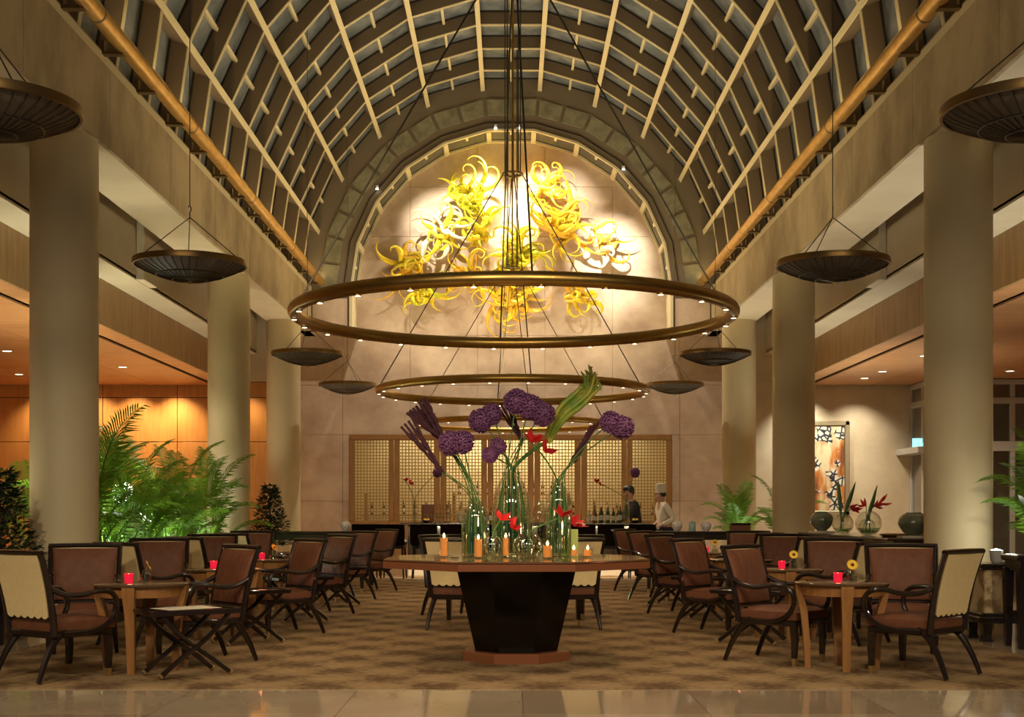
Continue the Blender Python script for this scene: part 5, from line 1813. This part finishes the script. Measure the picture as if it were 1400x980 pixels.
for s, t in ((-1, 'palm row end'), (1, 'bartender end')):
    x = -1.78 if s < 0 else 2.12
    vb = thing('counter_vase', 'slim clear cylinder vase at the %s of the counter' % t, 'vase', (x, YB + .25, CT))
    obj('glass_body', MB().lathe([(0, .002), (.05, 0), (.055, .42), (.05, .42)], 18, cap=False), M['glass'], vb)
    gv = (x, YB + .25, .055, .42, .045, CT)
    allium('single pale purple allium on the counter, %s' % t, [(Vector((x + (.42 if s < 0 else .16), YB + .25, 1.90)), .085)], gv, 90 + s)
    red_flower('small coral flower in the counter vase, %s' % t, (x + (-.16 if s < 0 else -.55), YB + .25, 1.74 if s < 0 else 1.72), gv, .10, 0.1, 95 + s)
    fr_ = thing('fruit_bowl', 'small bowl of citrus on the counter, %s' % t, 'bowl', (x + (.22 if s < 0 else .14), YB + .08, CT))
    obj('bowl', MB().lathe([(0, 0), (.04, 0), (.075, .045), (.07, .048), (.035, .01), (0, .008)], 18, cap=False), M['steel'], fr_)
    for k in range(3):
        oo = obj('orange', MB().lathe([(.030 * sin(pi * q / 6) + 1e-4, -.030 * cos(pi * q / 6)) for q in range(7)], 10, cap=False), M['amber_glass'], None,
                 (x + (.22 if s < 0 else .14) + .036 * cos(2.094 * k), YB + .08 + .036 * sin(2.094 * k), CT + .0535))
        tag(oo, 'orange lying in the citrus bowl at the %s of the counter' % t, 'orange', 'oranges in the bowl, %s' % t)


# ================================================================ people behind the bar
def skin(name, verts, edges, radii, material, parent, sub=2):
    me = bpy.data.meshes.new(name)
    me.from_pydata([Vector(v)[:] for v in verts], edges, [])
    ob = bpy.data.objects.new(name + '_rig', me)
    col.objects.link(ob)
    ob.modifiers.new('Skin', 'SKIN').use_smooth_shade = True
    for i, r in enumerate(radii):
        sv = me.skin_vertices[0].data[i]
        sv.radius = (r, r) if not isinstance(r, tuple) else r
        sv.use_root = (i == 0)
    m = ob.modifiers.new('Sub', 'SUBSURF')
    m.levels = m.render_levels = sub
    dg = bpy.context.evaluated_depsgraph_get()
    em = bpy.data.meshes.new_from_object(ob.evaluated_get(dg))
    em.name = name
    bpy.data.objects.remove(ob)
    bpy.data.meshes.remove(me)
    em.materials.clear()
    em.materials.append(material)
    return link(name, em, parent)


def person(label, loc, rz, lean, arms, top, legs, scale):
    """arms: for each side (elbow, wrist) points; the figure faces -Y"""
    t = thing('person', label, 'person', loc, rz)
    t.scale = (scale,) * 3
    L_ = Vector((0, -lean, 0))

    def up(p, k):
        return Vector(p) + L_ * k
    V, E, Rr = [], [], []

    def v(p, r, par=None):
        V.append(Vector(p))
        Rr.append(r)
        if par is not None:
            E.append((par, len(V) - 1))
        return len(V) - 1
    pel = v((0, 0, .93), (.15, .11))
    sp = v(up((0, 0, 1.12), .35), (.14, .10), pel)
    chs = v(up((0, 0, 1.32), .7), (.16, .11), sp)
    nk = v(up((0, .005, 1.47), 1), .055, chs)
    hd = v(up((0, -.015, 1.56), 1.1), (.075, .085), nk)
    h2_ = v(up((0, -.02, 1.67), 1.15), (.080, .095), hd)
    v(up((0, -.02, 1.73), 1.15), (.055, .065), h2_)
    v(up((0, -.125, 1.60), 1.15), .016, hd)
    for s in (-1, 1):
        v(up((s * .088, .0, 1.60), 1.1), .018, hd)
        sh = v(up((s * .185, 0, 1.39), .75), .062, chs)
        e_ = v(arms[s][0], .045, sh)
        w_ = v(arms[s][1], .030, e_)
        dirv = (Vector(arms[s][1]) - Vector(arms[s][0])).normalized()
        pm = v(Vector(arms[s][1]) + dirv * .06, (.034, .020), w_)
        side = dirv.cross(Vector((0, 0, 1))).normalized()
        for k, (o, ln) in enumerate(((-.030, .060), (-.010, .075), (.010, .070), (.030, .055))):
            b = Vector(arms[s][1]) + dirv * .09 + side * o
            f1 = v(b, .0105, pm)
            v(b + dirv * ln * .6 + Vector((0, 0, -.02)), .009, f1)
        th = v(Vector(arms[s][1]) + dirv * .04 + side * (-s * .045) + Vector((0, 0, -.01)), .012, w_)
        v(Vector(arms[s][1]) + dirv * .085 + side * (-s * .060) + Vector((0, 0, -.02)), .010, th)
        hp = v((s * .09, 0, .86), .085, pel)
        kn = v((s * .10, -.02, .48), .058, hp)
        an = v((s * .10, .02, .09), .040, kn)
        v((s * .10, -.13, .045), .036, an)
    skin('body', V, E, Rr, M['skin'], t)
    # jacket: torso and sleeves
    V2 = [V[0] + Vector((0, 0, -.08)), V[1], V[2], V[3] + Vector((0, 0, -.03))]
    R2 = [(.175, .135), (.160, .122), (.182, .130), .072]
    E2 = [(0, 1), (1, 2), (2, 3)]
    for s in (-1, 1):
        sh = up((s * .19, 0, 1.40), .75)
        n = len(V2)
        V2 += [sh, Vector(arms[s][0]), Vector(arms[s][1])]
        R2 += [.080, .060, .046]
        E2 += [(2, n), (n, n + 1), (n + 1, n + 2)]
    skin('jacket', V2, E2, R2, top, t)
    V3, E3, R3 = [V[0] + Vector((0, 0, -.02))], [], [(.165, .125)]
    for s in (-1, 1):
        n = len(V3)
        V3 += [Vector((s * .09, 0, .86)), Vector((s * .10, -.02, .48)), Vector((s * .10, .02, .10))]
        R3 += [.10, .078, .062]
        E3 += [(0, n), (n, n + 1), (n + 1, n + 2)]
    skin('trousers', V3, E3, R3, legs, t)
    hc = up((0, -.02, 1.655), 1.15)
    for s in (-1, 1):
        obj('eye', MB().lathe([(.012 * sin(pi * q / 5) + 1e-4, -.012 * cos(pi * q / 5)) for q in range(6)], 8, Matrix.Translation(hc + Vector((s * .034, -.084, -.022))), cap=False), M['hair'], t)
    obj('mouth', MB().cbox(hc + Vector((0, -.090, -.085)), (.045, .014, .010), .003), M['red'], t)
    return t, hc


pb, hc = person('person in a black jacket leaning over the bar counter beside the bottles', (2.42, YB + 1.15, 0), radians(-78), .16,
                {-1: ((-.24, -.22, 1.16), (-.16, -.42, 1.06)), 1: ((.24, -.24, 1.16), (.10, -.46, 1.05))}, M['black_cloth'], M['black_cloth'], .95)
obj('hair', MB().lathe([(.098, .012), (.106, .03), (.100, .07), (.066, .108), (0, .122)], 16, Matrix.Translation(hc + Vector((0, .006, 0))) @ Matrix.Scale(1.12, 4, (0, 1, 0)), cap=False).lathe([(.078, -.085), (.090, -.03), (.096, .03)], 16, Matrix.Translation(hc + Vector((0, .034, 0))), cap=False), M['hair'], pb)
obj('shirt_collar', MB().cbox(hc + Vector((0, -.03, -.24)), (.09, .06, .05), .01), M['white_cloth'], pb)
pc, hc = person('person in white chef clothing and tall white hat with a hand on the hip', (2.98, YB + 1.75, 0), radians(-75), .05,
                {-1: ((-.26, .10, 1.14), (-.14, -.12, 1.03)), 1: ((.27, .12, 1.13), (.16, -.10, 1.00))}, M['white_cloth'], M['black_cloth'], .93)
obj('hair', MB().lathe([(.096, -.06), (.100, .0), (.095, .03), (0, .04)], 16, Matrix.Translation(hc + Vector((0, .022, -.01))), cap=False), M['hair'], pc)
obj('chef_hat', MB().lathe([(.102, .01), (.104, .06), (.106, .10), (.118, .16), (.105, .20), (.06, .215), (0, .218)], 20, Matrix.Translation(hc + Vector((0, .01, 0))), cap=False), M['white_cloth'], pc)
obj('apron', MB().loft([[(x, y - .128 + .4 * x * x, z) for x, y in ((-.15, 0), (0, 0), (.15, 0), (.15, .006), (0, .006), (-.15, .006))] for z in (.55, .80, 1.0)]), M['white_cloth'], pc)
